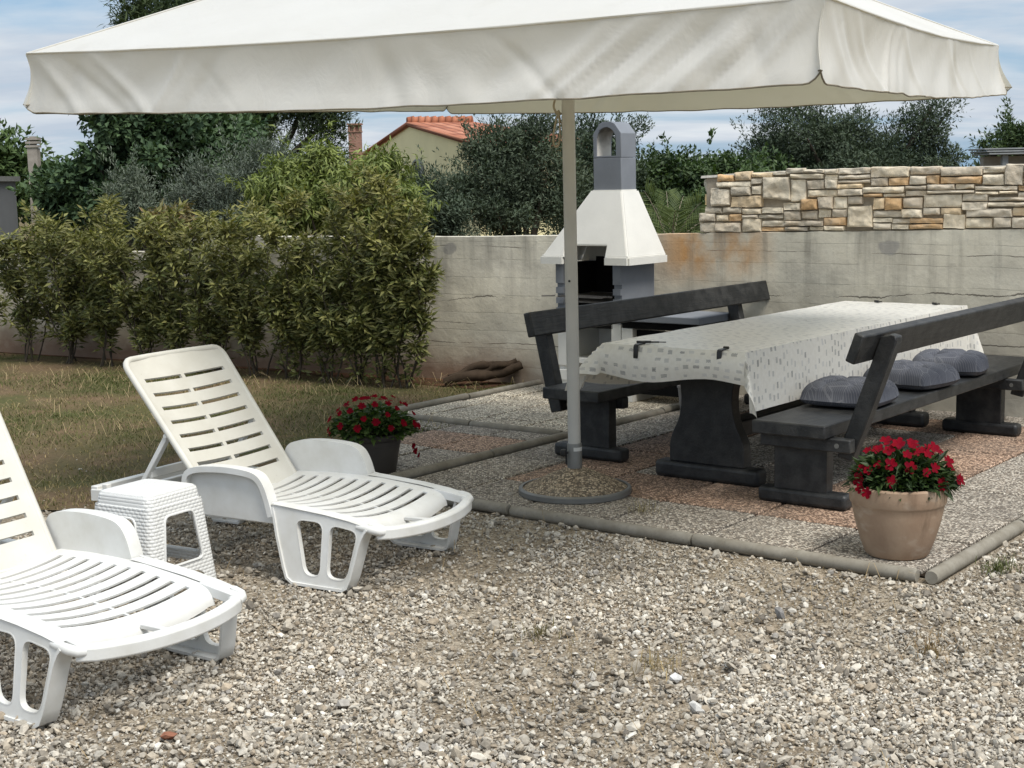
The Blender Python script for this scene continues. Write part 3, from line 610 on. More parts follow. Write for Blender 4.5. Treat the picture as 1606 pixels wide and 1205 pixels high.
        mb = MB(); ap = [(x, z) for x, z in ap]; mb.plate(ap+[(-.366, .226), (-.862, .226)], [], lambda x, z: Vector((x, sy*.336, z)), lambda x, z: Vector((x, sy*.312, z)))
        mb.band(ap, .026, lambda x, z: sy*.366, lambda x, z: sy*.335); ar = mb.build('armrest', M['plastic'], t, 50, .007, 3)
    return t
L2 = lounger(); L2.location = (-.487, 5.932, 0); L2.rotation_euler = (0, 0, R(-31))
L1 = copy_tree(L2); L1.location = (-1.25+.811*.034, 4.522-.585*.034, 0); L1.rotation_euler = (0, 0, R(-35.8))
L1['label'] = 'white plastic sun lounger nearest the camera, its backrest cut off by the picture edge'

for ch in L1.children:      # the nearer lounger's backrest is set one notch more upright
    h = Vector((-.765, 0, .285)) if ch.name.startswith('backrest') and 'prop' not in ch.name else Vector((-1.185, 0, .285)) if 'prop' in ch.name else None
    if h is not None: q = Matrix.Rotation(R(5), 3, 'Y'); ch.rotation_euler = (0, R(5), 0); ch.location = h-q @ h
# ================================================================== STOOL
def stool():
    t = thing('plastic_stool', 'white woven pattern plastic stool standing between the two loungers', 'stool', (-1.455, 5.672, 0), R(59.5))
    H = .425; wt, wb = .145, .185
    mb = MB(); n = 6; uv = []
    # top: rounded square slab with a rolled edge
    def rsq(w, r, k=5):
        out = []
        for cx, cy, a0 in ((w-r, w-r, 0), (-w+r, w-r, 90), (-w+r, -w+r, 180), (w-r, -w+r, 270)):
            for i in range(k+1): a = R(a0+90*i/k); out.append((cx+r*math.cos(a), cy+r*math.sin(a)))
        return out
    rings = [(wt-.022, H), (wt-.010, H-.002), (wt-.003, H-.008), (wt, H-.020), (wt+.004, H-.06)]
    vs = []; fs = []; m = 24; uvs = []
    for w, z in rings:
        for i, p in enumerate(rsq(w, .035)): vs.append((p[0], p[1], z)); uvs.append(((p[0]*.5), p[1]*1.2) if z > H-.005 else ((math.atan2(p[1], p[0])*.19), z))
    for k in range(len(rings)-1):
        for i in range(m): fs.append((k*m+i, k*m+(i+1) % m, (k+1)*m+(i+1) % m, (k+1)*m+i))
    fs.append(tuple(range(m))); mb.add(vs, fs); seatm = mb.build('seat', M['weave'], t, 50, uv=uvs)
    f = lambda z: wt+.004+(wb-wt)*(1-z/H)
    z0 = H-.05
    for a in range(4):
        rot = Matrix.Rotation(a*PI/2, 4, 'Z'); mb = MB()
        cw = .030
        oute = [(-(f(z0)-cw), z0), (-(f(.0)-cw), 0), (-(f(0)-.075), 0), (-(f(.06)-.085), .075), (-.07, .092), (.07, .092), (f(.06)-.085, .075), (f(0)-.075, 0), (f(0)-cw, 0), (f(z0)-cw, z0)]
        hole = rpoly([(-.108, .135), (-.078, .335), (.078, .335), (.108, .135)], .026, 4)
        mb.plate(oute, [hole], lambda x, z: rot @ Vector((x, -f(z), z)), lambda x, z: rot @ Vector((x, -(f(z)-.012), z))); n0 = len(oute)+len(hole)
        uu = [(x, z) for x, z in oute+hole]*2
        # rounded corner strip
        k = 6; zz = lin(0, z0, 6); b = len(mb.v); vs = []; fs = []
        for z in zz:
            for i in range(k+1):
                an = R(-90+90*i/k); r = cw; c = f(z)-r; vs.append(rot @ Vector((c+r*math.cos(an), -c+r*math.sin(an), z))); uu.append((.16+r*R(90*i/k), z))
        for i in range(6):
            for j in range(k): fs.append((i*(k+1)+j, i*(k+1)+j+1, (i+1)*(k+1)+j+1, (i+1)*(k+1)+j))
        mb.add(vs, fs)
        # plain lip round the opening
        lip = [(p[0], p[1]) for p in hole]; L_ = len(mb.v)
        pts = [rot @ Vector((x, -f(z)-.001, z)) for x, z in lip]; mb.tube(pts+[pts[0], pts[1]], .005, 6, cap=False); uu += [(0, 0)]*(len(mb.v)-L_)
        mb.build('side_panel', M['weave'], t, 50, uv=uu)
    return t
stool()

# ================================================================== PARASOL
def parasol():
    base = W(.356, 2.065); t = thing('parasol', 'large cream square parasol with deep wrinkled valance over the patio', 'parasol', base)
    top = [Vector((-2.255, 7.00, 2.237)), Vector((1.021, 4.75, 2.164)), Vector((2.684, 8.10, 2.284)), Vector((-.42, 10.35, 2.36))]
    apex = Vector((.307, 7.50, 3.085)); wind = [Vector((.03, .0, -.276)), Vector((-.03, .0, -.272)), Vector((.02, 0, -.262)), Vector((0, 0, -.28))]
    mb = MB()
    def panel(a, b):
        n = 18; vs = []; fs = []
        for i in range(n+1):
            s = i/n
            for j in range(n+1):
                q = j/n; e = a.lerp(b, q); sag = -.045*math.sin(PI*s)*(1-.6*abs(2*q-1))*1.0-.030*math.sin(PI*q)*s
                p = apex.lerp(e, s)+Vector((0, 0, sag)); p.z += .008*mnoise.noise(p*2.2)*math.sin(PI*q); vs.append(p)
        for i in range(n):
            for j in range(n): fs.append((i*(n+1)+j, i*(n+1)+j+1, (i+1)*(n+1)+j+1, (i+1)*(n+1)+j))
        mb.add(vs, fs)
    for k in range(4): panel(top[k], top[(k+1) % 4])
    can = mb.build('canopy', M['canvas'], t, 60, world=True)
    mb = MB()
    for k in range(4):
        a, b = top[k], top[(k+1) % 4]; mb.tube([a.lerp(b, q/20)+Vector((0, 0, -.030*math.sin(PI*q/20)+.002)) for q in range(21)], .0055, 6); mb.tube([apex.lerp(a, s_/12)+Vector((0, 0, -.045*math.sin(PI*s_/12)*.4+.002)) for s_ in range(13)], .005, 6)
    mb.build('seam', M['canvas'], can, 60, world=True)
    # deep valance, one hanging strip to each side, wrinkled and rounded at its ends
    rc = random.Random(5); CREASE = {}
    for k in range(4):
        Lk = (top[(k+1) % 4]-top[k]).length; c_ = [(rc.uniform(.1, Lk-.1), rc.choice((-1, 1))*rc.uniform(.05, .35), rc.uniform(.018, .08), rc.uniform(-.013, .016)) for _ in range(22 if k == 0 else 10)]
        c_ += [(.20, .30, .05, .015), (.42, .42, .05, -.012), (.62, .36, .04, .013), (.95, -.22, .022, .016), (1.15, -.25, .05, -.012)]
        if k == 0: c_ += [(Lk-.14-.115*n, -.24-.02*n, .024, .019*(-1)**n) for n in range(7)]+[(Lk-.32, -.5, .12, .022), (Lk-.95, -.6, .16, .012)]
        else: c_ += [(Lk*.62, .2, .05, .02), (Lk*.66, .25, .03, -.014), (Lk*.3, -.3, .14, .022)]
        CREASE[k] = c_
    for k in range(4):
        a, b = top[k], top[(k+1) % 4]; d = (b-a).normalized(); out = Vector((d.y, -d.x, 0)).normalized(); nx, nz = 220, 16; vs = []; fs = []
        for i in range(nx+1):
            q = i/nx; e = a.lerp(b, q)+Vector((0, 0, -.030*math.sin(PI*q)))
            dr = wind[k].lerp(wind[(k+1) % 4], q); endd = min(q, 1-q)*(b-a).length
            cut = .040*(1-min(1, endd/.05))**2 if endd < .05 else 0
            for j in range(nz+1):
                h = j/nz; hh = h*(1-cut/.27)
                p = e+dr*hh; g = Vector((q*(b-a).length, h*.27, k*7.3))
                # the strip hangs in, then kicks out at its hem; tension creases run diagonally from the corners
                X, Lk = g.x, (b-a).length; fade = min(1, endd/.10); prof = -.010*math.sin(PI*min(1, h*1.1))+.026*h**2.6
                wv = .016*mnoise.noise(Vector((X*1.5+h*.35, h*.8, k*3)))+.012*mnoise.noise(Vector((X*4.0+h*1.2, h*1.2, k*5+2)))
                cr = 0
                for (x0, lean, wd2, am) in CREASE[k]:
                    dd = X-x0-lean*(h-.5); cr += am*math.exp(-(dd/wd2)**2)*(.15+.85*h**.7)*(.6+.4*math.sin(PI*h))
                near1 = math.exp(-((1-q)*(b-a).length/.13)**2); near0 = math.exp(-(q*(b-a).length/.13)**2)
                p = p+out*(prof+(wv*(.25+.75*h)+cr)*fade)+(d*near1-d*near0)*(prof+.004)+(out*.006*near1-d*(.028*h*math.exp(-(q*(b-a).length/.02)**2)))
                p.z += .006*mnoise.noise(Vector((g.x*5, 0, k)))*h
                if k == 3: p.z += .040*h*math.sin(PI*min(1, .12+q*.9))
                vs.append(p)
        for i in range(nx):
            for j in range(nz): fs.append((i*(nz+1)+j, (i+1)*(nz+1)+j, (i+1)*(nz+1)+j+1, i*(nz+1)+j+1))
        mb = MB(); mb.add(vs, fs); v = mb.build('valance', M['canvas'], t, 75, world=True, clean=False)
        # stitched hem
        hem = [vs[i*(nz+1)+nz] for i in range(nx+1)]; mb = MB(); mb.tube([a.lerp(b, .0)+wind[k]*.85]+hem+[b+wind[(k+1) % 4]*.85], .0032, 6); mb.build('hem', M['strap'], v, 60, world=True)
    # frame under the cloth
    mb = MB()
    for k in range(4):
        mb.bar(apex+Vector((0, 0, -.12)), apex.lerp(top[k], .97)+Vector((0, 0, -.085)), .02, .03); m = top[k].lerp(top[(k+1) % 4], .5); mb.bar(apex+Vector((0, 0, -.13)), apex.lerp(m, .96)+Vector((0, 0, -.10)), .02, .03)
        mb.bar(Vector((.300, 7.38, 2.35)), apex.lerp(top[k], .52)+Vector((0, 0, -.12)), .016, .022)
    mb.tube([Vector((.300, 7.38, 2.29)), Vector((.300, 7.38, 2.40))], .05, 16); mb.tube([apex+Vector((0, 0, -.17)), apex+Vector((0, 0, -.05))], .05, 16); mb.build('ribs', M['pole'], t, 45, world=True)
    p0, p1 = Vector((.314, 7.32, .15)), Vector((.302, 7.42, 2.98))
    mb = MB(); mb.tube([p0, p0.lerp(p1, .5), p1], .0325, 24); hp = p0.lerp(p1, .335); mb.build('pole', M['pole'], t, 40, world=True)
    pole = [o for o in bpy.data.objects if o.name == 'pole'][0]
    mb = MB(); mb.tube([hp+Vector((-.012, -.036, 0)), hp+Vector((-.012, -.030, 0))], .006, 10); mb.build('pin_hole', M['black'], pole, 40, world=True)
    mb = MB(); mb.tube([p0+Vector((0, 0, -.03)), p0+Vector((0, 0, .115)), p0+Vector((0, 0, .12))], [.038, .038, .036], 24); cl = mb.build('clamp_tube', M['clamp'], t, 40, world=True)
    mb = MB(); c = p0+Vector((-.036, -.02, .075)); mb.tube([c, c+Vector((-.016, -.006, 0))], .006, 10); mb.lathe([(.004, -.02), (.014, -.016), (.016, 0), (.014, .016), (.004, .02)], c+Vector((-.022, -.008, 0)), 12); mb.tube([c+Vector((-.008, -.004, -.01)), c+Vector((-.008, -.004, -.06))], .005, 8); mb.build('clamp_knob', M['black'], cl, 40, world=True)
    mb = MB(); vs = []
    for k in range(7):
        a = R(-100+k*14); vs += [p0+Vector((.0386*math.cos(a), .0386*math.sin(a), .083)), p0+Vector((.0386*math.cos(a), .0386*math.sin(a), .102))]
    mb.add(vs, [(2*k, 2*k+2, 2*k+3, 2*k+1) for k in range(6)]); mb.build('sticker', M['sticker'], cl, 60, world=True)
    # cast base: pebble concrete cone in a dark ring
    mb = MB(); mb.lathe([(.284, 0), (.290, .004), (.290, .028), (.284, .034), (.270, .034), (.268, .0)], (0, 0, .012), 56); mb.build('base_ring', M['clamp'], t, 40)
    mb = MB(); pr = [(.269, .026), (.255, .036), (.21, .058), (.15, .086), (.09, .112), (.05, .128), (.035, .132)]; mb.lathe(pr, (0, 0, .012), 56, (1.0, .86, .66)); 
    mb.v = [(p[0], p[1], p[2]+.004*mnoise.noise(Vector(p)*18)) for p in mb.v]; mb.build('base', M['aggregate'], t, 60)
    # tie strap hanging by the pole
    s0 = Vector((.262, 7.40, 2.05)); mb = MB()
    def ribbon(pts, w, th=.002):
        for a, b in zip(pts, pts[1:]): mb.bar(a, b, w, th, (0, -1, 0))
    P = lambda x, z, y=0: s0+Vector((x, y, z))
    c1 = smooth2([(0, 0), (-.022, -.05), (-.030, -.085), (-.014, -.115), (.004, -.115)], 2, False); c2 = smooth2([(-.006, -.115), (-.026, -.19), (-.034, -.26), (-.022, -.285), (-.002, -.275), (.004, -.2), (-.004, -.12)], 2, False); c3 = smooth2([(.0, -.115), (.006, -.16), (.030, -.205), (.055, -.215)], 2, False)
    for c, w in ((c1, .013), (c2, .012), (c3, .008)): mb.tube([P(x, z, -.006*i/len(c)) for i, (x, z) in enumerate(c)], w*.42, 8)
    mb.tube([P(-.012, -.105), P(.002, -.128)], .013, 10); mb.build('tie_strap', M['tie'], t, 50, world=True)
    return t
parasol()

# ================================================================== TABLE AND BENCHES (patio frame: x along u, y along v)
def patio_thing(name, label, cat, u, v, z=0.0, da=0.0, group=None): return thing(name, label, cat, W(u, v, z), TH+R(da), group)
ZF = .013
def table():
    t = patio_thing('picnic_table', 'heavy black trestle picnic table under the printed cloth', 'table', .66, 1.245, ZF)
    L, B, z = 2.93, .85, .735
    mb = MB()
    for k in range(5): mb.box2((0.0, .0+k*B/5+.002, z-.05), (L, (k+1)*B/5-.002, z))
    mb.build('tabletop', M['wood'], t, 30, .006)
    prof = [(.225, .09), (.225, .20), (.205, .25), (.168, .32), (.150, .42), (.160, .52), (.195, .60), (.232, .655), (.232, .685)]; prof = smooth2(prof, 1, False); out = prof+[(-x, zz) for x, zz in reversed(prof)]
    for x0 in (.33, 2.50):
        mb = MB(); c = .395; mb.plate(out, [], lambda y, zz: Vector((x0-.04, c+y, zz)), lambda y, zz: Vector((x0+.04, c+y, zz))); lg = mb.build('leg', M['wood'], t, 35, .006)
        mb = MB(); mb.box((x0, c, .045), (.11, .625, .09)); mb.build('foot', M['wood'], lg, 30, .022, 3)
        mb = MB(); mb.box((x0, c, z-.08), (.09, .66, .055)); mb.build('top_bearer', M['wood'], lg, 30, .008)
    mb = MB(); mb.box2((.37, .33, .20), (2.46, .46, .29)); mb.build('stretcher', M['wood'], t, 30, .008)
    return t
table()
def tablecloth():
    L, B = 2.93, .85; z0 = .735+ZF+.004; x0, y0 = .66, 1.245
    o = thing('tablecloth', 'cream oilcloth with grey brush dab print covering the table', 'tablecloth', W(x0, y0, 0), TH)
    dn, df, ds, dl = .165, .17, .30, .27   # drops: near end, far end, right side, left side
    X = lin(-dn, 0, 8)[:-1]+[0, .006, .02]+lin(.02, L-.02, 46)[1:]+[L-.006, L]+lin(L, L+df, 6)[1:]
    Y = lin(-ds, 0, 13)[:-1]+[0, .006, .02]+lin(.02, B-.02, 16)[1:]+[B-.006, B]+lin(B, B+dl, 13)[1:]
    vs = []; uv = []
    for x in X:
        for y in Y:
            cx, cy = min(max(x, 0), L), min(max(y, 0), B); ex, ey = x-cx, y-cy; r = math.hypot(ex, ey); p = Vector((cx, cy, z0))
            if r > 0:
                ph = math.atan2(abs(ey), abs(ex)); sx, sy = (1 if ex > 0 else -1), (1 if ey > 0 else -1); side = math.sin(2*ph) if ex and ey else 0
                near, left = ex < 0, ey > 0
                fl = .05+.30*side
                if near and left: fl = .05+.62*side
                if ey > 0 and not ex: fl = .10+.55*max(0, 1-cx/.55)**1.5
                if ex < 0 and not ey: fl = .03
                if near and left: fl = max(fl, .45*math.sin(ph)**.5)
                w = .016*mnoise.noise(Vector((cx*3.2+7, cy*4, ph*2)))+.008*mnoise.noise(Vector((cx*9, cy*9+3, ph*4)))
                if not near and not ex: w *= .55
                out = Vector((math.cos(ph)*sx if ex else 0, math.sin(ph)*sy if ey else 0, 0)); out.normalize()
                hmax = r*fl; hang = r*math.sqrt(max(1-fl*fl, .05)); edge = min(1, r/.05)
                p += out*(hmax+(w+.004)*edge)+Vector((0, 0, -hang))
                if near and not ey and not left:      # the clipped end is pinched tight over the board, then kicks out
                    p += Vector((-.018*math.sin(min(1, r/dn)*PI*.9), 0, .020*min(1, r/dn)*math.sin(cy/B*PI*2.2)))
            else:
                p.z += .0025*mnoise.noise(Vector((x*4, y*5, 1)))
            vs.append(p); uv.append((x, y))
    n = len(Y); fs = [(i*n+j, (i+1)*n+j, (i+1)*n+j+1, i*n+j+1) for i in range(len(X)-1) for j in range(n-1)]
    mb = MB(); mb.add(vs, fs); c = mb.build('cloth', M['cloth'], o, 34, uv=uv)
    return o
tablecloth()
def clip(label, x, y, face):
    t = thing('tablecloth_clip', label, 'clip', W(.66+x, 1.245+y, .735+ZF), TH+face, 'black tablecloth clips'); mb = MB()
    pts = [(.055, .012), (.0, .012), (-.014, .008), (-.020, -.004), (-.022, -.055), (-.018, -.070), (-.006, -.074), (.02, -.070)]
    mb.band(pts, -.005, lambda a, b: -.013, lambda a, b: .013); mb.tube([(.052, -.014, .014), (.052, .014, .014)], .007, 8); mb.build('spring_band', M['black'], t, 40)
clip('black cloth clip at the near table edge beside the thin black gadget', 0, .63, 0)
clip('black cloth clip near the corner of the table beside the right bench', 0, .14, 0)
clip('small black cloth clip on the far table edge nearer the barbecue', 2.93, .60, PI)
clip('small black cloth clip on the far table edge nearer the right bench', 2.93, .20, PI)
def blackthing():
    t = thing('black_gadget', 'thin black gadget lying flat on the tablecloth by the clip', 'gadget', W(.735, 1.885, .735+ZF+.008), TH+R(-62)); mb = MB()
    mb.box((0, 0, .006), (.075, .022, .012)); mb.box((.055, .002, .005), (.05, .010, .008)); mb.tube([(.08, .002, .005), (.115, .006, .004)], .003, 8); mb.build('handle', M['black'], t, 40, .002)
blackthing()

def bench(label, u, v, rz, L, legs, side, sl=.36, zb=.805, x1=0.0, name='garden_bench'):
    """x along the seat, y from the sitting side (0) to the back (positive)"""
    t = patio_thing(name, label, 'bench', u, v, ZF, rz, 'black wooden benches'); z = .425; B = .385
    mb = MB(); mb.box2((0, 0, z-.065), (L, B, z)); mb.build('seat', M['wood'], t, 30, .007)
    lean = lambda zz: B-.005+(zz-.30)*sl
    rot = Matrix.Rotation(-math.atan(sl), 3, 'X'); mb = MB(); mb.box((L/2+x1, lean(zb)-.012, zb), (L+.10-x1*2, .05, .142), rot); mb.build('backrest', M['wood'], t, 30, .008)
    for x0 in legs:
        mb = MB(); mb.box((x0, B/2, .215), (.075, .28, .285)); lg = mb.build('leg', M['wood'], t, 30, .005)
        mb = MB(); mb.box((x0, B/2+.01, .038), (.10, .47, .076)); mb.build('foot', M['wood'], lg, 30, .02, 3)
        mb = MB(); mb.box((x0+side*.075, B/2+.055, z-.10), (.06, .47, .065)); mb.build('bearer', M['wood'], lg, 30, .006)
        mb = MB(); pts = [(-.045, .26), (.040, .245), (.046, .40), (.046, zb+.022), (.035, zb+.045), (-.005, zb+.054), (-.045, zb+.042)]
        mb.plate([(lean(zz)+yy*.95+.062, zz) for yy, zz in pts], [], lambda y, zz: Vector((x0+side*.04, y, zz)), lambda y, zz: Vector((x0-side*.03, y, zz))); mb.build('back_post', M['wood'], t, 35, .007)
        mb = MB(); mb.tube([(x0+side*.107, B+.03, z-.10), (x0+side*.101, B+.03, z-.10)], .012, 10); mb.build('bolt', M['clamp'], lg, 40)
    return t
bench('black wooden bench carrying three grey cushions, beside the terracotta flower pot', 3.62, 1.165, 180, 3.05, (.50, 2.88), 1)
bench('black wooden bench with an empty seat, between table and barbecue', .95, 2.325, 0, 2.80, (.22, 2.48), 1, .24, .775, .03)

# ================================================================== CUSHIONS
def cushion(label, u, v, rz, seed, tilt=0.0):
    t = thing('seat_cushion', label, 'cushion', W(u, v, .425+ZF), TH+R(rz), 'grey patterned seat cushions'); n = 40; S = .215; top = []; bot = []
    tufts = [(-.34, -.34), (.34, -.34), (-.34, .34), (.34, .34)]
    for i in range(n+1):
        for j in range(n+1):
            a, b = -1+2*i/n, -1+2*j/n; e = (1-abs(a)**5)*(1-abs(b)**5); k = e**.45
            pin = sum(math.exp(-((a-p)**2+(b-q)**2)/.022) for p, q in tufts)
            cr = sum(math.exp(-((abs(a)-.34)/.045)**2)*.35+math.exp(-((abs(b)-.34)/.045)**2)*.35 for _ in (0,))
            bul = .094*k*(1-.66*min(pin, 1)-.40*min(cr, 1)*(1-max(abs(a), abs(b))**6*.35)); bul += .006*mnoise.noise(Vector((a*2.2+seed, b*2.2, seed)))*k+.003*mnoise.noise(Vector((a*7+seed, b*7, seed)))*k
            pinch = 1-.055*(math.cos(a*PI*1.5)**2)*(abs(b) > .8)*0; x, y = a*S*(1-.10*b*b*abs(a)), b*S*(1-.10*a*a*abs(b))
            top.append((x, y, .038+bul)); bot.append((x, y, .038-.036*k))
    m = n+1; N = m*m; fs = []
    for i in range(n):
        for j in range(n):
            a, b, c, d = i*m+j, (i+1)*m+j, (i+1)*m+j+1, i*m+j+1; fs.append((a, b, c, d)); fs.append((N+d, N+c, N+b, N+a))
    for i in range(n):
        for (a, b) in ((i, i+1), (n*m+i+1, n*m+i), ((i+1)*m, i*m), (i*m+n, (i+1)*m+n)): fs.append((b, a, N+a, N+b))
    mb = MB(); mb.add(top+bot, fs); mb.build('cover', M['cushion'], t, 80)
    for p, q in tufts: mb = MB(); mb.lathe([(.001, -.004), (.009, -.002), (.009, .002), (.001, .005)], (p*S, q*S, .064), 10); mb.build('button', M['cushion'], t, 60)
    return t
cushion('grey patterned cushion behind the bench back post, above the terracotta pot', 1.26, .975, 4, 1.0)
cushion('grey patterned cushion in the middle of the three on the bench', 2.02, .965, -8, 4.0)
cushion('grey patterned cushion farthest along the bench from the terracotta pot', 2.64, .985, 14, 8.0)

# ================================================================== FLOWER POTS
def leaf_mesh(P, D, N, L, Wd, tint, fold=.18, bend=.18):
    """P base, D direction, N face normal; folded, drooping six-point leaves"""
    n = len(P); D = D/np.linalg.norm(D, axis=1)[:, None]; S = np.cross(D, N); S /= np.linalg.norm(S, axis=1)[:, None]+1e-9; Nn = np.cross(S, D)
    L_, W_ = L[:, None], Wd[:, None]; m = P+D*L_*.45; tip = P+D*L_-Nn*L_*bend; up = Nn*W_*fold
    V = np.stack([P, m+S*W_*.5+up-Nn*L_*bend*.2, m-Nn*L_*bend*.2, m-S*W_*.5+up-Nn*L_*bend*.2, tip], 1).reshape(-1, 3); b = 5*np.arange(n)[:, None]
    F = np.concatenate([b+np.array([[0, 1, 2]]), b+np.array([[1, 4, 2]]), b+np.array([[0, 2, 3]]), b+np.array([[2, 4, 3]])], 0)
    return V, F, np.repeat(tint, 5, 0)
def rnd_dirs(n): d = RNG.normal(size=(n, 3)); return d/np.linalg.norm(d, axis=1)[:, None]
def flower_mesh(name, mat, petals, r, seed, double=False):
    rg = random.Random(seed); mb = MB()
    for k in range(petals):
        a = 2*PI*k/petals+rg.uniform(-.2, .2); rr = r*rg.uniform(.85, 1.1); w = rr*.55; lift = rg.uniform(.05, .35)*rr
        d = Vector((math.cos(a), math.sin(a), 0)); s = Vector((-d.y, d.x, 0)); z = Vector((0, 0, 1)); c = tuple(rg.uniform(.8, 1.15)*x for x in (.165, .002, .010))
        vs = [z*.0, d*rr*.45-s*w*.75+z*lift*.5, d*rr*.95-s*w*.55+z*lift, d*rr*1.05+z*lift*.8, d*rr*.95+s*w*.55+z*lift, d*rr*.45+s*w*.75+z*lift*.5, d*rr*.55+z*lift*.35]
        mb.add(vs, [(0, 1, 6), (1, 2, 6), (2, 3, 6), (3, 4, 6), (4, 5, 6), (5, 0, 6)], c)
    return mb
def potted(t, ctr, nfl, zone, petal_r, petals, leaf_n, leafL, leafW, cols, double, seed, flpos):
    n = leaf_n; th = RNG.random(n)*2*PI; rr = np.sqrt(RNG.random(n)); P = np.stack([ctr[0]+zone[0]*rr*np.cos(th), ctr[1]+zone[0]*.85*rr*np.sin(th), ctr[2]+zone[1]*np.sqrt(np.clip(1-rr**2, 0, 1))*RNG.uniform(.25, 1.0, n)+zone[2]*rr**2], 1)
    D = np.stack([np.cos(th), np.sin(th), RNG.uniform(-.3, .9, n)], 1)+rnd_dirs(n)*.6; N = np.array([[0, 0, 1.]])+rnd_dirs(n)*.5
    c0, c1 = np.array(cols[0]), np.array(cols[1]); k = RNG.random((n, 1)); tint = c0*(1-k)+c1*k
    V, F, T = leaf_mesh(P, D, N, RNG.uniform(.6, 1.2, n)*leafL, RNG.uniform(.7, 1.2, n)*leafW, tint); o = mesh_np('foliage', V, F, M['leaf'], T, t)
    o.matrix_parent_inverse = Matrix.Identity(4)
    protos = [flower_mesh('flower', M['petal'], petals, petal_r, seed+i) for i in range(3)]; first = None; src = []
    for i, (x, y, z) in enumerate(flpos):
        if i < 3: f = protos[i].build('flower', M['petal'], t, 0, clean=False); src.append(f)
        else: f = src[i % 3].copy(); COL.objects.link(f); f.parent = t
        f.location = (x, y, z); dv = Vector((x-ctr[0], y-ctr[1]-.12, (z-ctr[2])*1.2+.05)).normalized(); f.rotation_euler = dv.to_track_quat('Z', 'Y').to_euler(); f.scale = [random.uniform(.8, 1.2)]*3
def dome_flowers(ctr, zone, n, seed, front=.65, dmin=.03):
    rg = random.Random(seed); out = []; tries = 0
    while len(out) < n and tries < 6000:
        tries += 1; a = rg.uniform(0, 2*PI); r = math.sqrt(rg.random())*1.02
        if math.sin(a) > .3 and rg.random() < front: continue
        p = (ctr[0]+zone[0]*1.04*r*math.cos(a), ctr[1]+zone[0]*.9*r*math.sin(a), ctr[2]+zone[1]*1.08*math.sqrt(max(0, 1-(r/1.03)**2))+zone[2]*r*r+.015)
        hgt = rg.uniform(-.012, .026); p = (p[0]*1.0, p[1], p[2]+hgt)
        if all(math.dist(p, q) > dmin for q in out): out.append(p)
    return out
def terracotta():
    t = thing('flower_pot', 'terracotta pot of bright red flowers at the patio corner', 'flower pot', (1.615, 5.99, ZF)); z = .276
    mb = MB(); mb.lathe([(.0, 0), (.130, 0), (.139, .008), (.161, .06), (.181, .12), (.194, .17), (.1995, .198), (.203, .202), (.2085, .210), (.211, .25), (.212, .270), (.208, z), (.199, z+.001), (.193, z-.006), (.187, .20), (.0, .20)], n=56); t.scale = (.957, .957, 1.10); mb.build('pot', M['terracotta'], t, 32)
    mb = MB(); mb.lathe([(.0, .235), (.10, .24), (.188, .232), (.186, .21)], n=30); mb.build('soil', M['earth'], t, 50)
    c = (.02, 0, .235); zone = (.20, .165, .02)
    fl = dome_flowers(c, zone, 38, 3, .62, .046)+[(.245, -.06, .285), (.265, -.03, .29), (.235, -.10, .30), (-.19, -.09, .275), (-.17, -.13, .265), (-.185, -.05, .30)]
    potted(t, c, 40, zone, .0245, 5, 1700, .066, .023, ((.014, .030, .010), (.05, .085, .025)), False, 10, fl)
terracotta()
def darkpot():
    t = thing('flower_pot', 'dark grey plastic pot of dark red geraniums beside the lounger', 'flower pot', (-.775, 7.98, .0)); z = .235
    mb = MB(); pr = [(.0, 0), (.115, 0), (.118, .004), (.140, .135), (.146, .165), (.149, .167), (.152, .195), (.156, .199), (.168, .203), (.172, .215), (.170, .232), (.164, z), (.158, .232), (.150, .19), (.0, .19)]; mb.lathe(pr, n=48)
    for k in range(48): pass
    mb.build('pot', M['greypot'], t, 30); mb = MB(); mb.lathe([(.0, .21), (.09, .214), (.150, .205), (.148, .19)], n=26); mb.build('soil', M['earth'], t, 50)
    c = (.0, 0, .215); zone = (.225, .165, .0)
    fl = dome_flowers(c, (.235, .185, .01), 34, 9, .5, .05)+[(.23, -.03, .13), (.245, 0, .10), (.22, -.05, .16), (-.24, -.03, .235), (-.25, 0, .25), (-.225, -.06, .2)]
    potted(t, c, 40, zone, .021, 6, 1500, .046, .030, ((.022, .050, .012), (.085, .135, .030)), True, 40, fl)
    src = [o for o in t.children if o.name.startswith('flower')]
darkpot()

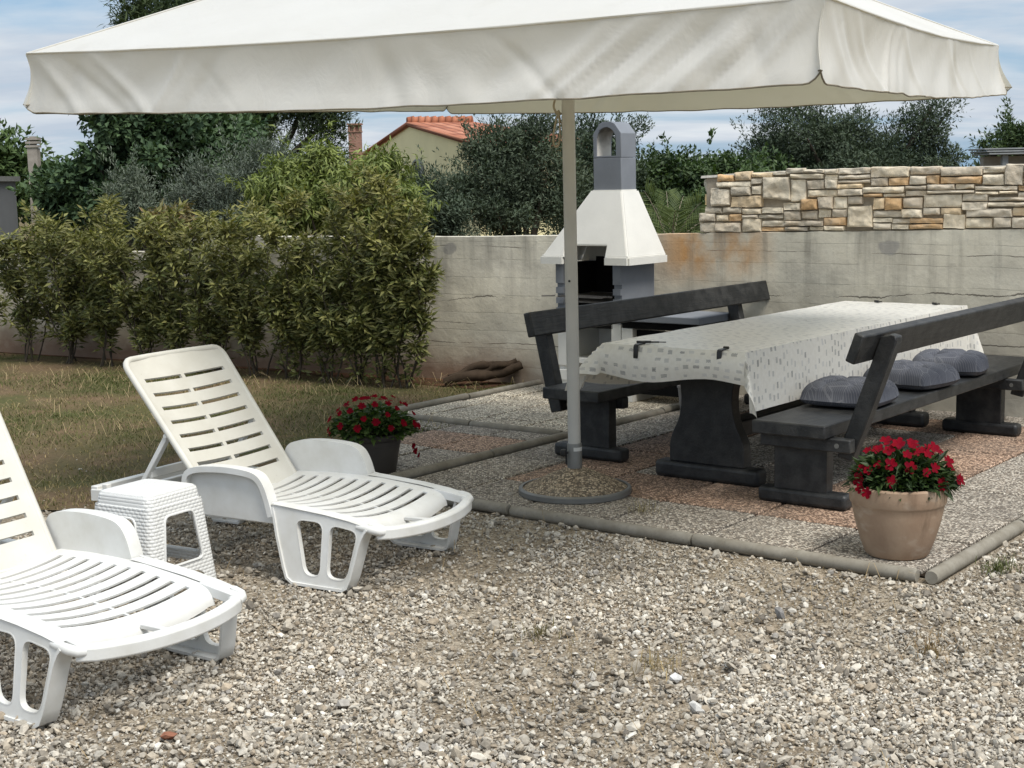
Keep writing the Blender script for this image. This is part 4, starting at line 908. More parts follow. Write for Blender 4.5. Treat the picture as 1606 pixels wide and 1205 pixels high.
# ================================================================== BARBECUE
def barbecue():
    t = patio_thing('masonry_barbecue', 'white and grey masonry barbecue with tall chimney against the concrete wall', 'barbecue', 0, 0, ZF)
    uf, ub, vl, vr = 3.05, 3.50, 4.14, 3.57; th = .065
    mb = MB()
    for a, b in ((vr, vr+th), (vl-th, vl)):   # side cheeks with stepped rests at their front edge
        pts = [(uf, .56), (uf, .66), (uf+.02, .66), (uf+.02, .69), (uf, .69), (uf, .735), (uf+.02, .735), (uf+.02, .765), (uf, .765), (uf, .81), (uf+.02, .81), (uf+.02, .84), (uf, .84), (uf, .985), (ub, .985), (ub, .56)]
        mb.plate(pts, [], lambda x, z: Vector((x, a, z)), lambda x, z: Vector((x, b, z)))
    mb.build('firebox', M['bbqgrey'], t, 30)
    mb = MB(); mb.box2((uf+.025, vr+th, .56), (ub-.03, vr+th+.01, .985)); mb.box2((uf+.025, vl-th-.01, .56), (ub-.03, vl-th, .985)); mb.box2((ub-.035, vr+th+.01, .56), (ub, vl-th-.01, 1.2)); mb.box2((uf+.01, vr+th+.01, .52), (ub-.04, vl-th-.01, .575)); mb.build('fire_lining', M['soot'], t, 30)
    mb = MB()
    for a, b in ((vr+.004, vr+.09), (vl-.09, vl-.004)):
        pts = [(uf+.01, 0), (uf+.01, .09), (uf+.03, .09), (uf+.03, .12), (uf+.01, .12), (uf+.01, .20), (uf+.03, .20), (uf+.03, .23), (uf+.01, .23), (uf+.01, .56), (ub, .56), (ub, 0)]
        mb.plate(pts, [], lambda x, z: Vector((x, a, z)), lambda x, z: Vector((x, b, z)))
    mb.box2((ub-.03, vr+.09, .0), (ub-.002, vl-.09, .52)); mb.box2((uf+.04, vr+.09, .25), (ub-.03, vl-.09, .29)); mb.build('base', M['bbqwhite'], t, 30, .004)
    # hood: thick lip, then a tapering funnel; notch over the fire in front
    zb, zl, zt = .985, 1.035, 1.50; B0 = dict(u0=3.0, u1=3.49, v0=3.478, v1=4.205); B1 = dict(u0=3.145, u1=3.345, v0=3.618, v1=3.868)
    nz0, nv0, nv1 = 1.125, 3.655, 4.03
    def ring(z, off=0.0):
        k = max(0, (z-zl)/(zt-zl)); g = lambda n: B0[n]+(B1[n]-B0[n])*k
        return g('u0')-off, g('u1'), g('v0')-off, g('v1')+off
    mb = MB(); zs = [zb, zl, nz0, zt]; off = [.012, .012, .0, .0]
    # front face pieces: left of the notch, right of it, above it
    def fp(z, v, o=0.0): u0, u1, v0, v1 = ring(z, o); return Vector((u0, min(max(v, v0), v1), z))
    def quad(p): mb.add(p, [(0, 1, 2, 3)])
    for va, vb in ((-9, nv0), (nv1, 99)):
        quad([fp(zb, va, .012), fp(zb, vb, .012), fp(zl, vb, .012), fp(zl, va, .012)]); quad([fp(zl, va, .012), fp(zl, vb, .012), fp(zl, vb), fp(zl, va)]); quad([fp(zl, va), fp(zl, vb), fp(nz0, vb), fp(nz0, va)])
    quad([fp(nz0, -9), fp(nz0, 99), fp(zt, 99), fp(zt, -9)])
    # sides, back, notch reveals
    for sgn in (0, 1):
        def sp(z, uu, o=0.0): u0, u1, v0, v1 = ring(z, o); return Vector((u1 if uu else u0, v1 if sgn else v0, z))
        quad([sp(zb, 0, .012), sp(zb, 1, .012), sp(zl, 1, .012), sp(zl, 0, .012)]); quad([sp(zl, 0, .012), sp(zl, 1, .012), sp(zl, 1), sp(zl, 0)]); quad([sp(zl, 0), sp(zl, 1), sp(nz0, 1), sp(nz0, 0)]); quad([sp(nz0, 0), sp(nz0, 1), sp(zt, 1), sp(zt, 0)])
    u0, u1, v0, v1 = ring(zb); a0, a1, c0, c1 = ring(zt); quad([Vector((u1, v0, zb)), Vector((u1, v1, zb)), Vector((a1, c1, zt)), Vector((a1, c0, zt))])
    quad([Vector((a0, c0, zt)), Vector((a1, c0, zt)), Vector((a1, c1, zt)), Vector((a0, c1, zt))])
    hood = mb.build('hood', M['bbqwhite'], t, 0, clean=False); sd = hood.modifiers.new('shell', 'SOLIDIFY'); sd.thickness = .03; sd.offset = 0.0
    # rounded plaster seams on the ridges
    mb = MB()
    for vv in ('v0', 'v1'): mb.tube([Vector((B0['u0'], B0[vv], zl)), Vector((B1['u0'], B1[vv], zt))], .012, 8)
    mb.tube([fp(zl, nv0)+Vector((-.004, .0, 0)), fp(nz0, nv0)+Vector((-.004, 0, 0)), fp(nz0, nv1)+Vector((-.004, 0, 0)), fp(zl, nv1)+Vector((-.004, 0, 0))], .010, 8); mb.build('plaster_edge', M['bbqwhite'], hood, 60)
    # chimney: hollow box with an arched opening through it and chamfered shoulders
    ua, uc, va, vb = 3.15, 3.345, 3.622, 3.862; vm = (va+vb)/2; mb = MB(); mb.box2((ua, va, 1.505), (uc, vb, 1.742)); mb.build('chimney', M['bbqgrey'], t, 30, .004)
    chm = [o for o in t.children if o.name.startswith('chimney')][0]
    outr = [(va, 1.744), (vb, 1.744), (vb, 1.915), (vb-.055, 1.985), (vb-.085, 1.998), (va+.085, 1.998), (va+.055, 1.985), (va, 1.915)]
    ar = [(va+.045, 1.756), (vb-.03, 1.756), (vb-.03, 1.86)]+[(vm+.0075+(.0825)*math.cos(R(a)), 1.865+.095*math.sin(R(a))) for a in range(10, 171, 16)]+[(va+.045, 1.86)]
    mb = MB(); mb.plate(outr, [ar], lambda y, z: Vector((ua, y, z)), lambda y, z: Vector((uc, y, z))); mb.build('chimney_cowl', M['bbqgrey'], chm, 30, .003)
    mb = MB(); n = len(ar); vs = [Vector((u, vm+.0075+(y-vm-.0075)*.985, 1.756+(z-1.756)*.985+.001)) for u in (ua+.006, uc-.012) for y, z in ar]; mb.add(vs, [(i, (i+1) % n, n+(i+1) % n, n+i) for i in range(n)]); mb.build('flue_lining', M['flue'], chm, 40, clean=False)
    # grill grate pulled a little forward
    mb = MB(); g0, g1 = uf-.10, ub-.12
    for k in range(19): vv = vr+.10+k*(vl-vr-.20)/18; mb.bar((g0, vv, .752), (g1, vv, .752), .006, .006)
    for uu in (g0, g1): mb.bar((uu, vr+.09, .752), (uu, vl-.09, .752), .01, .01)
    mb.bar((uf-.02, vr+.06, .752), (uf-.02, vl-.06, .752), .012, .012); mb.box2((uf+.02, vr+.08, .70), (ub-.14, vl-.08, .712)); mb.bar((g0, vl-.06, .756), (g0-.10, vl-.02, .760), .012, .008); mb.build('grill_grate', M['steel'], t, 30)
    # side worktop on a low cheek
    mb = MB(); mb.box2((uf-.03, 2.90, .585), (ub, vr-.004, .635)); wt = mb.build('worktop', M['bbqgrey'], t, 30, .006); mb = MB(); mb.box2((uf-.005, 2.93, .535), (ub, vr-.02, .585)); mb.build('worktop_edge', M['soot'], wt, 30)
    mb = MB(); mb.box2((uf, vr-.10, .0), (ub, vr-.006, .535)); mb.box2((uf+.02, 2.95, 0), (ub, 3.03, .535)); mb.build('worktop_cheek', M['bbqwhite'], wt, 30, .005)
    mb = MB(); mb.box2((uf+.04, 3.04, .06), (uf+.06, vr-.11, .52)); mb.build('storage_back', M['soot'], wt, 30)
    return t
barbecue()
def tongs():
    t = thing('fire_tongs', 'old wooden handled fire tool resting on the barbecue cheek', 'fire tool', W(3.02, 4.06, .585)); mb = MB(); dirv = Vector((-.92, .02, -.10)).normalized()
    a = Vector((-.11, -.02, -.02)); mb.tube([a, a+Vector((.16, .0, .02))], .011, 10); mb.build('handle', M['oldwood'], t, 50); mb = MB(); c = a+Vector((-.005, 0, .045)); mb.tube([c+Vector((.028*math.cos(2*PI*k/14)*1.5, 0, .016*math.sin(2*PI*k/14))) for k in range(15)], .003, 6); mb.tube([a+Vector((.10, 0, .02)), a+Vector((.05, 0, .035))], .003, 6); mb.build('ring', M['steel'], t, 50)
tongs()
def bucket():
    t = thing('plastic_bucket', 'small grey plastic planter beneath the barbecue worktop', 'planter', W(3.05, 2.98, ZF)-Vector((0, 0, 0))+UD*-.10+VD*-.06); mb = MB(); mb.lathe([(.0, 0), (.082, 0), (.098, .16), (.104, .165), (.104, .18), (.094, .18), (.085, .05), (.0, .05)], n=28); mb.build('body', M['bucket'], t, 35)
    mb = MB(); mb.lathe([(.0, .13), (.09, .135), (.09, .12)], n=20); mb.build('soil', M['earth'], t, 50)
bucket()
def log():
    t = thing('driftwood_log', 'dark gnarled driftwood log lying at the foot of the wall', 'log', W(3.26, 5.02, .0), R(8)); mb = MB()
    for off, r, L in (((0, 0, .04), .045, .62), ((.05, .06, .05), .036, .5), ((-.06, .03, .085), .034, .42), ((.12, .0, .10), .03, .3)):
        pts = [Vector((off[0]-L/2+L*k/8, off[1]+.02*math.sin(k*1.1+off[2]*60), off[2]+.018*math.sin(k*.9+off[0]*40)+.10*(k/8))) for k in range(9)]; mb.tube(pts, [r*(.55+.5*math.sin(PI*(k+1)/10))*random.uniform(.85, 1.15) for k in range(9)], 9)
    mb.v = [tuple(Vector(p)+mnoise.noise_vector(Vector(p)*22)*.008) for p in mb.v]; mb.build('wood', M['oldwood'], t, 50)
log()

# ================================================================== WALLS
def concrete_wall():
    mb = MB(); H = 1.185; tk = .24
    # x runs along the wall from its patio end; heights follow the old uneven top
    t = thing('concrete_wall', 'long board marked concrete wall with cracks and a rust stain', 'wall', (0, 0, 0)); t.location = W(3.93, -4.0, 0); t.rotation_euler = (0, 0, TH+PI/2)
    inv = (Matrix.Translation(t.location) @ t.rotation_euler.to_matrix().to_4x4()).inverted()
    pts = [W(u, v) for u, v in reversed(WALL)]; cum = [0]
    for a, b in zip(pts, pts[1:]): cum.append(cum[-1]+(b-a).length)
    def along(s):
        for k in range(len(pts)-1):
            if s <= cum[k+1] or k == len(pts)-2: return pts[k].lerp(pts[k+1], (s-cum[k])/(cum[k+1]-cum[k])), (pts[k+1]-pts[k]).normalized()
    def top(s): v = -4+s; h = interp(v, [-4, 1, 3.8, 5.5, 8.0, 8.05, 8.6, 8.65, 14], [1.25, 1.235, 1.185, 1.165, 1.165, 1.165, 1.06, 1.02, 1.00]); return h+.006*mnoise.noise(Vector((s*3, 0, 0)))+.004*mnoise.noise(Vector((s*11, 2, 0)))
    Sx = lin(0, cum[-1], 260); zs = lin(0, 1, 26); vs = []; fs = []; m = len(zs)
    for s in Sx:
        p, d = along(s); back = Vector((-d.y, d.x, 0)); back = back if back.dot(UD) > 0 else -back
        for q in zs:
            z = -.25+(top(s)+.25)*q; j = .010*mnoise.noise(Vector((s*1.6, z*2.5, 3)))+.005*mnoise.noise(Vector((s*7, z*9, 5))); vs.append(inv @ (p+back*j+Vector((0, 0, z))))
        vs.append(inv @ (p+back*.02+Vector((0, 0, top(s)+.004)))); vs.append(inv @ (p+back*tk+Vector((0, 0, top(s)-.004)))); vs.append(inv @ (p+back*tk+Vector((0, 0, -.25))))
    m += 3
    for i in range(len(Sx)-1):
        for k in range(m-1): fs.append((i*m+k, (i+1)*m+k, (i+1)*m+k+1, i*m+k+1))
    mb.add(vs, fs); mb.build('wall_face', M['concrete'], t, 35)
concrete_wall()
def stone_wall():
    z0, zT = 1.20, 1.645; v0, v1 = 3.335, -3.6; t = thing('stone_wall', 'rough pale limestone wall built on top of the concrete wall', 'wall', W(3.795, v0, z0-.025), TH-PI/2+math.atan(.135/6.9))
    L = v0-v1; rg = random.Random(21); cells = []
    top = lambda x: zT-z0+.018*x+.012*math.sin(x*2.1)
    zb = [0, .112, .225, .340, .455]; wav = lambda k, x: 0 if k in (0, 4) else .030*math.sin(x*2.3+k*2.1)+.018*math.sin(x*5.9+k)
    for c in range(4):
        x = -.02+.05*c
        while x < L:
            w = rg.uniform(.10, .34); a, b = zb[c]+wav(c, x+w/2), zb[c+1]+wav(c+1, x+w/2); h = b-a; kind = rg.random()
            if w < .18 and kind < .34: cells.append((x, x+w, a, b))
            else:
                n = 1 if h < .062 else (2 if kind < .93 else 3); cut = [a]+sorted(a+h*(k+rg.uniform(.32, .68)-.5+.5)/n if False else a+h*(k/n+rg.uniform(-.12, .12)) for k in range(1, n))+[b]
                for p, q in zip(cut, cut[1:]):
                    if w > .2 and (q-p) > .06 and rg.random() < .75 or w > .27 and rg.random() < .4: k = rg.uniform(.38, .62); cells.append((x, x+w*k, p, q)); cells.append((x+w*k, x+w, p, q))
                    else: cells.append((x, x+w, p, q))
            x += w
    mb = MB(); pal = [(0.672, 0.593, 0.467), (0.753, 0.662, 0.512), (0.591, 0.523, 0.417), (0.699, 0.612, 0.484), (0.806, 0.693, 0.518), (0.565, 0.486, 0.378), (0.726, 0.561, 0.361), (0.645, 0.416, 0.214)]
    def stone(x0, x1, a, b, yo, col):
        w, h = x1-x0, b-a; cx, cz = (x0+x1)/2, (a+b)/2; px_ = [0, .0035/w, .009/w]+lin(.02/w, 1-.02/w, max(3, int(w/.016)))+[1-.009/w, 1-.0035/w, 1]; pz_ = [0, .0035/h, .009/h]+lin(min(.3, .016/h), 1-min(.3, .016/h), max(3, int(h/.014)))+[1-.009/h, 1-.0035/h, 1]; nx, nz = len(px_)-1, len(pz_)-1; sd = rg.uniform(0, 99); vs = []; fs = []
        cj = [(rg.uniform(-.08, .06)*min(w, h), rg.uniform(-.08, .06)*min(w, h)) for _ in range(4)]
        for i in range(nx+1):
            for j in range(nz+1):
                p, q = px_[i], pz_[j]; ox = (cj[0][0]*(1-p)*(1-q)-cj[1][0]*p*(1-q)-cj[2][0]*p*q+cj[3][0]*(1-p)*q)*-1; oz = (cj[0][1]*(1-p)*(1-q)+cj[1][1]*p*(1-q)-cj[2][1]*p*q-cj[3][1]*(1-p)*q)*-1
                e = min(p, 1-p)*w; f = min(q, 1-q)*h; r = min(e, f); dep = .017*min(1, r/.0035)+.005*min(1, r/.02); xx, zz = x0+w*p+ox, a+h*q+oz
                y = -yo-dep-.020*mnoise.noise(Vector((xx*8, zz*11, sd)))*min(1, r/.012)-.010*abs(mnoise.noise(Vector((xx*17, zz*22, sd+3))))*min(1, r/.01)-.007*mnoise.noise(Vector((xx*30, zz*30, sd)))
                if i in (0, nx) or j in (0, nz): y = .016; 
                s_ = .5*mnoise.noise(Vector((xx*14, zz*14, sd+5)))*.012; vs.append((xx+s_, y, zz*1.0+s_*.7))
        m = nz+1
        for i in range(nx):
            for j in range(nz): fs.append((i*m+j, (i+1)*m+j, (i+1)*m+j+1, i*m+j+1))
        mb.add(vs, fs, col)
    big = []
    for _ in range(10):      # large blocks that take up two courses
        x = rg.uniform(.2, L-.4); w = rg.uniform(.16, .25); z = rg.choice((0, .112, .225)); r_ = (x, x+w, z+.01, z+rg.uniform(.17, .215))
        if all(r_[1] < q[0]-.05 or r_[0] > q[1]+.05 or r_[3] < q[2] or r_[2] > q[3] for q in big): big.append(r_)
    out_ = []
    for (x0, x1, a, b) in cells:
        keep = True
        for q in big:
            if min(b, q[3])-max(a, q[2]) > .25*(b-a):
                if x0 >= q[0]-.01 and x1 <= q[1]+.01: keep = False
                elif x0 < q[0] < x1 and x1 > q[1]: keep = q[0]-x0 > .04; x1 = q[0]
                elif x0 < q[0] < x1: x1 = q[0]
                elif x0 < q[1] < x1: x0 = q[1]
        if keep and x1-x0 > .025: out_.append((x0, x1, a, b))
    cells = out_+big
    for (x0, x1, a, b) in cells:
        k = (top((x0+x1)/2))/.455; g = .0015; col = rg.choice(pal[:6]) if rg.random() < .8 else rg.choice(pal[4:]); f = rg.uniform(.8, 1.15); lift = 0.0; bs = max(0.0, interp(x0*-1+3.335, [-4, 1, 3.8], [1.25, 1.235, 1.185])-1.175)+.008; zm = lambda zz: bs+zz/.455*(top((x0+x1)/2)-bs); tj = rg.uniform(-.006, .012) if b > .44 else 0; stone(x0+g, x1-g, zm(a)+g, zm(b)-g+tj, rg.uniform(-.008, .012), tuple(c*f for c in col))
    # end face stones and flat capping
    n0 = len(mb.v); zz = 0.0
    while zz < .42:
        h = rg.uniform(.05, .12); y = .02
        while y < .34:
            w = rg.uniform(.09, .2); b0 = len(mb.v); stone(y, y+w-.006, zz, min(zz+h, .44)-.006, 0, tuple(c*rg.uniform(.8, 1.1) for c in rg.choice(pal)))
            mb.v[b0:] = [(p[1]+.03, p[0], p[2]) for p in mb.v[b0:]]; y += w
        zz += h
    mb.build('stone_face', M['stone'], t, 26, clean=False)
    mb = MB(); N = 60; vs = []
    for i in range(N+1):
        x = .03+L*i/N; zt = top(x)-.012; vs += [(x, .012, -.05), (x, .012, zt), (x, .36, zt), (x, .36, -.05)]
    fs = [(4*i+k, 4*i+4+k, 4*i+4+(k+1) % 4, 4*i+(k+1) % 4) for i in range(N) for k in range(4)]+[(3, 2, 1, 0)]; mb.add(vs, fs); mb.build('mortar_core', M['mortar'], t, 30)
    mb = MB(); vs = []; N = 120
    for i in range(N+1):
        x = -.01+L*i/N; zt = top(x)-.006; j = lambda a: .010*mnoise.noise(Vector((x*5, a, 0))); vs += [(x, -.006+j(1), zt-.016), (x, .004+j(1), zt+.002+j(2)*.5), (x, .37, zt+.004+j(4)*.5), (x, .37, zt-.016)]
    fs = [(4*i+k, 4*i+4+k, 4*i+4+(k+1) % 4, 4*i+(k+1) % 4) for i in range(N) for k in range(4)]+[(3, 2, 1, 0)]; mb.add(vs, fs, (.42, .40, .36)); mb.build('capping', M['stone'], t, 40)
stone_wall()

# ================================================================== PLANTS
def px(x, y, Y):
    """world point seen at photo pixel (x, y) if it lies at distance Y"""
    dv = F_+Rv*((x-803)/2280)-Uv*((y-602.5)/2280); return Vector((0, 0, 1.6))+dv*(Y/dv.y)
def crown_points(ells, n, shell=.55, clump=.16, nclump=60, seedv=0):
    """leaf positions gathered in clumps inside a set of ellipsoids; also clump centres"""
    vol = np.array([e[1][0]*e[1][1]*e[1][2] for e in ells])**.75; vol /= vol.sum(); cs = []; ids = RNG.choice(len(ells), nclump, p=vol)
    for i in ids:
        c, r = np.array(ells[i][0]), np.array(ells[i][1]); d = rnd_dirs(1)[0]; k = RNG.uniform(shell, 1.0); cs.append(c+d*r*k)
    cs = np.array(cs); sz = RNG.uniform(.6, 1.35, nclump)*clump; pick = RNG.integers(0, nclump, n)
    off = rnd_dirs(n)*(RNG.random(n)**.45)[:, None]*np.array([1, 1, .8]); P = cs[pick]+off*sz[pick][:, None]; mid = np.array([np.array(e[0]) for e in ells])
    out = P-cs[pick]; out /= np.linalg.norm(out, axis=1)[:, None]+1e-6; return P, out, cs, pick
def tree(name, label, ells, base, trunk_r, n, L, Wd, cols, clump=.3, nclump=70, droop=0.0, mat='dullleaf', group=None, cat='tree', limbs=9, up=.25, shell=.30, bend=.2, sprays=0, trunk_name='trunk'):
    t = thing(name, label, cat, base, 0, group); P, out, cs, pick = crown_points(ells, n, shell, clump, nclump)
    if sprays:      # loose shoots that break the outline
        k = RNG.integers(0, nclump, sprays); ctr = np.mean([e[0] for e in ells], 0); dv = cs[k]-ctr; dv /= np.linalg.norm(dv, axis=1)[:, None]+1e-6; dv = dv*.6+rnd_dirs(sprays)*.4+np.array([0, 0, .5]); m = 26
        f = RNG.random((sprays, m)); Q = (cs[k]+dv*clump*.6)[:, None, :]+dv[:, None, :]*(f*clump*1.5)[:, :, None]+RNG.normal(0, L*.25, (sprays, m, 3)); P = np.concatenate([P, Q.reshape(-1, 3)]); out = np.concatenate([out, np.repeat(dv, m, 0)]); pick = np.concatenate([pick, np.repeat(k, m)]); n = len(P)
    D = out*.7+rnd_dirs(n)*.8+np.array([[0, 0, up-droop]]); N = out*.6+rnd_dirs(n)*.6+np.array([[0, 0, .7]])
    tone = RNG.uniform(.88, 1.30, nclump)[pick][:, None]; k = np.clip(RNG.normal(.5, .25, (n, 1))+(RNG.random((nclump, 1))-.5)[pick]*.6, 0, 1); tint = (np.array(cols[0])*(1-k)+np.array(cols[1])*k)*tone*RNG.uniform(.88, 1.14, (n, 1))
    V, F, T = leaf_mesh(P, D, N, RNG.uniform(.65, 1.25, n)*L, RNG.uniform(.7, 1.2, n)*Wd, tint, bend=bend); mesh_np('crown', V, F, M[mat], T, t)
    mb = MB(); b = Vector(base); ctr = Vector(np.mean([e[0] for e in ells], 0)); fork = b.lerp(ctr, .35)+Vector((random.uniform(-.1, .1), 0, 0))
    mb.tube([b+Vector((0, 0, -.1)), b.lerp(fork, .5)+Vector((random.uniform(-.06, .06), 0, 0)), fork], [trunk_r*1.2, trunk_r, trunk_r*.85], 9)
    for i in range(limbs):
        e = Vector(cs[i % len(cs)]); m = fork.lerp(e, .5)+Vector((random.uniform(-.15, .15), random.uniform(-.1, .1), random.uniform(0, .15)))*clump*2; mb.tube([fork, m, e], [trunk_r*.6, trunk_r*.35, trunk_r*.12], 6)
    mb.build(trunk_name, M['bark'], t, 60, world=True, clean=False); return t
def el(x, y, Y, rx, rz, ry=None):
    """ellipsoid centred on a photo position at distance Y; radii in photo pixels"""
    k = Y/2280; c = px(x, y, Y); return (tuple(c), (rx*k, (ry or rx)*k, rz*k))
def foot(x, Y): p = px(x, 330, Y); return (p.x, p.y, 0.0)
GR = 'trees and bushes beyond the wall'
tree('fig_tree', 'broad dark green fig tree behind the hedge, next to the pale chimney', [el(235, 255, 18, 120, 70, 95), el(115, 290, 18, 48, 44), el(330, 215, 18.5, 80, 45), el(225, 185, 18, 110, 40), el(160, 330, 18, 90, 45), el(100, 340, 18, 40, 30)], foot(215, 18), .13, 38000, .098, .056, ((.026, .052, .026), (.074, .115, .050)), .24, 190, .05, 'dullleaf', GR, limbs=12, sprays=30)
tree('pine_tree', 'tall dark pine rising above the parasol edge behind the fig', [el(330, 60, 27, 150, 95, 120), el(255, 20, 27, 75, 50), el(430, 150, 27, 90, 60), el(510, 205, 27, 40, 45), el(400, 225, 27, 60, 40), el(480, 120, 27, 60, 60), el(518, 180, 27, 30, 40), el(500, 245, 27, 26, 28), el(360, 180, 27, 70, 50)], foot(365, 27), .2, 46000, .16, .024, ((.020, .036, .016), (.056, .078, .026)), .36, 230, .1, 'dullleaf', GR, limbs=16, sprays=60)
tree('round_tree', 'distant mid green tree behind the low white house', [el(8, 262, 40, 62, 42, 50), el(-50, 250, 40, 70, 50), el(30, 300, 40, 40, 40)], foot(0, 40), .25, 8000, .24, .12, ((.04, .07, .022), (.08, .12, .04)), .6, 60, 0, 'dullleaf', GR)
tree('olive_bush', 'silvery grey green olive bush standing left of the peach tree', [el(355, 290, 15.2, 85, 48, 60), el(430, 265, 15.3, 48, 42), el(310, 315, 15.2, 60, 50), el(380, 345, 15.2, 80, 40)], foot(365, 15.2), .05, 26000, .050, .013, ((.062, .080, .060), (.145, .165, .130)), .20, 130, 0, 'dullleaf', GR, 'bush', limbs=12, up=.6, sprays=70)
tree('olive_bush', 'thin silvery bush beside the gap in the hedge top', [el(215, 325, 14.6, 42, 48), el(200, 285, 14.6, 28, 40), el(235, 350, 14.6, 40, 30)], foot(215, 14.6), .03, 7500, .048, .013, ((.060, .078, .056), (.135, .155, .115)), .15, 60, 0, 'dullleaf', GR, 'bush', limbs=8, up=.7, sprays=34)
tree('peach_tree', 'bright yellowish green peach tree with drooping leaves above the hedge', [el(575, 296, 13.6, 76, 52, 45), el(635, 322, 13.2, 46, 32, 30), el(500, 258, 14, 42, 38), el(460, 280, 14, 40, 30), el(610, 265, 13.8, 34, 26), el(440, 310, 13.9, 62, 42, 45), el(600, 345, 13.8, 80, 40), el(420, 345, 13.8, 60, 30), el(500, 320, 13.9, 70, 50)], foot(540, 13.9), .05, 24000, .082, .022, ((.080, .108, .026), (.205, .235, .062)), .16, 170, .45, 'leaf', GR, limbs=12, up=0, bend=.4, sprays=40)
tree('reddish_shrub', 'olive green shrub with reddish tips poking above the hedge', [el(272, 342, 13.9, 26, 36), el(255, 360, 13.9, 30, 24)], foot(270, 13.9), .02, 1100, .085, .028, ((.09, .095, .03), (.17, .11, .05)), .10, 22, .2, 'leaf', GR, 'shrub', limbs=5, sprays=8)
tree('grey_bush', 'low grey green bush between the peach tree and the big olive', [el(680, 318, 15, 42, 45), el(700, 345, 15, 50, 35), el(650, 300, 15, 24, 26)], foot(680, 15), .03, 12000, .050, .016, ((.038, .056, .036), (.092, .118, .080)), .16, 80, 0, 'dullleaf', GR, 'bush', limbs=8, up=.5, sprays=30)
tree('olive_tree', 'large olive tree just behind the parasol pole, hiding the tiled roof', [el(800, 270, 15.5, 78, 72, 60), el(770, 240, 15.5, 35, 45), el(845, 225, 15.5, 42, 42), el(800, 335, 15.5, 78, 40), el(738, 295, 15.5, 26, 40), el(870, 290, 15.5, 40, 70)], foot(838, 15.5), .06, 38000, .052, .016, ((.034, .050, .030), (.096, .120, .078)), .20, 170, 0, 'dullleaf', GR, limbs=14, up=.5, sprays=90)
tree('olive_tree', 'olive tree rising directly behind the barbecue chimney', [el(935, 245, 17, 60, 55, 50), el(925, 210, 17, 38, 28), el(985, 215, 17, 26, 36), el(945, 305, 17, 75, 60), el(900, 330, 17, 50, 50)], foot(940, 17), .06, 24000, .054, .017, ((.028, .046, .028), (.078, .104, .064)), .20, 140, 0, 'dullleaf', GR, limbs=10, up=.4, sprays=70)
tree('laurel_thicket', 'row of dark green broadleaf bushes between barbecue chimney and stone wall', [el(1030, 285, 17.5, 50, 38, 40), el(1085, 280, 17.5, 50, 34), el(1135, 282, 17.5, 45, 36), el(1060, 330, 17.5, 80, 45), el(1180, 290, 17.5, 60, 50)], foot(1090, 17.5), .05, 22000, .070, .038, ((.026, .050, .020), (.078, .120, .042)), .19, 150, 0, 'leaf', GR, 'bush', limbs=12, sprays=30)
tree('olive_tree', 'wide dark olive tree above the stone wall', [el(1270, 220, 18, 90, 62, 80), el(1200, 255, 18, 48, 50), el(1370, 235, 18, 80, 55, 70), el(1440, 220, 18, 55, 44), el(1470, 250, 18, 38, 26), el(1330, 270, 18, 150, 40), el(1250, 185, 18, 50, 28), el(1455, 185, 18, 38, 26)], foot(1320, 18), .11, 56000, .058, .018, ((.026, .042, .024), (.074, .096, .060)), .24, 230, 0, 'dullleaf', GR, limbs=16, up=.4, sprays=130)
tree('small_tree', 'pale green tree at the far right beyond the stone wall', [el(1600, 222, 20, 42, 24), el(1570, 232, 20, 26, 16), el(1640, 225, 20, 45, 34)], foot(1605, 20), .07, 5000, .09, .028, ((.034, .060, .024), (.080, .115, .045)), .2, 40, 0, 'dullleaf', GR, limbs=8, sprays=30)
def backwood():
    # the wood that closes the gaps low down behind the gardens
    ells = [el(x, 300+RNG.uniform(-6, 6), 45, 75, 34, 60) for x in range(-60, 1700, 75)]; P, out, cs, pick = crown_points(ells, 16000, .3, .75, 260); n = len(P); k = RNG.random((n, 1)); tint = np.array((.022, .040, .016))*(1-k)+np.array((.05, .075, .03))*k
    V, F, T = leaf_mesh(P, out+rnd_dirs(n), out+rnd_dirs(n)*.6, RNG.uniform(.2, .4, n), RNG.uniform(.1, .2, n), tint*RNG.uniform(.7, 1.2, (260, 1))[pick]); o = mesh_np('far_woods', V, F, M['dullleaf'], T); tag(o, 'low dark line of far trees behind the gardens', 'woods', kind='stuff')
backwood()
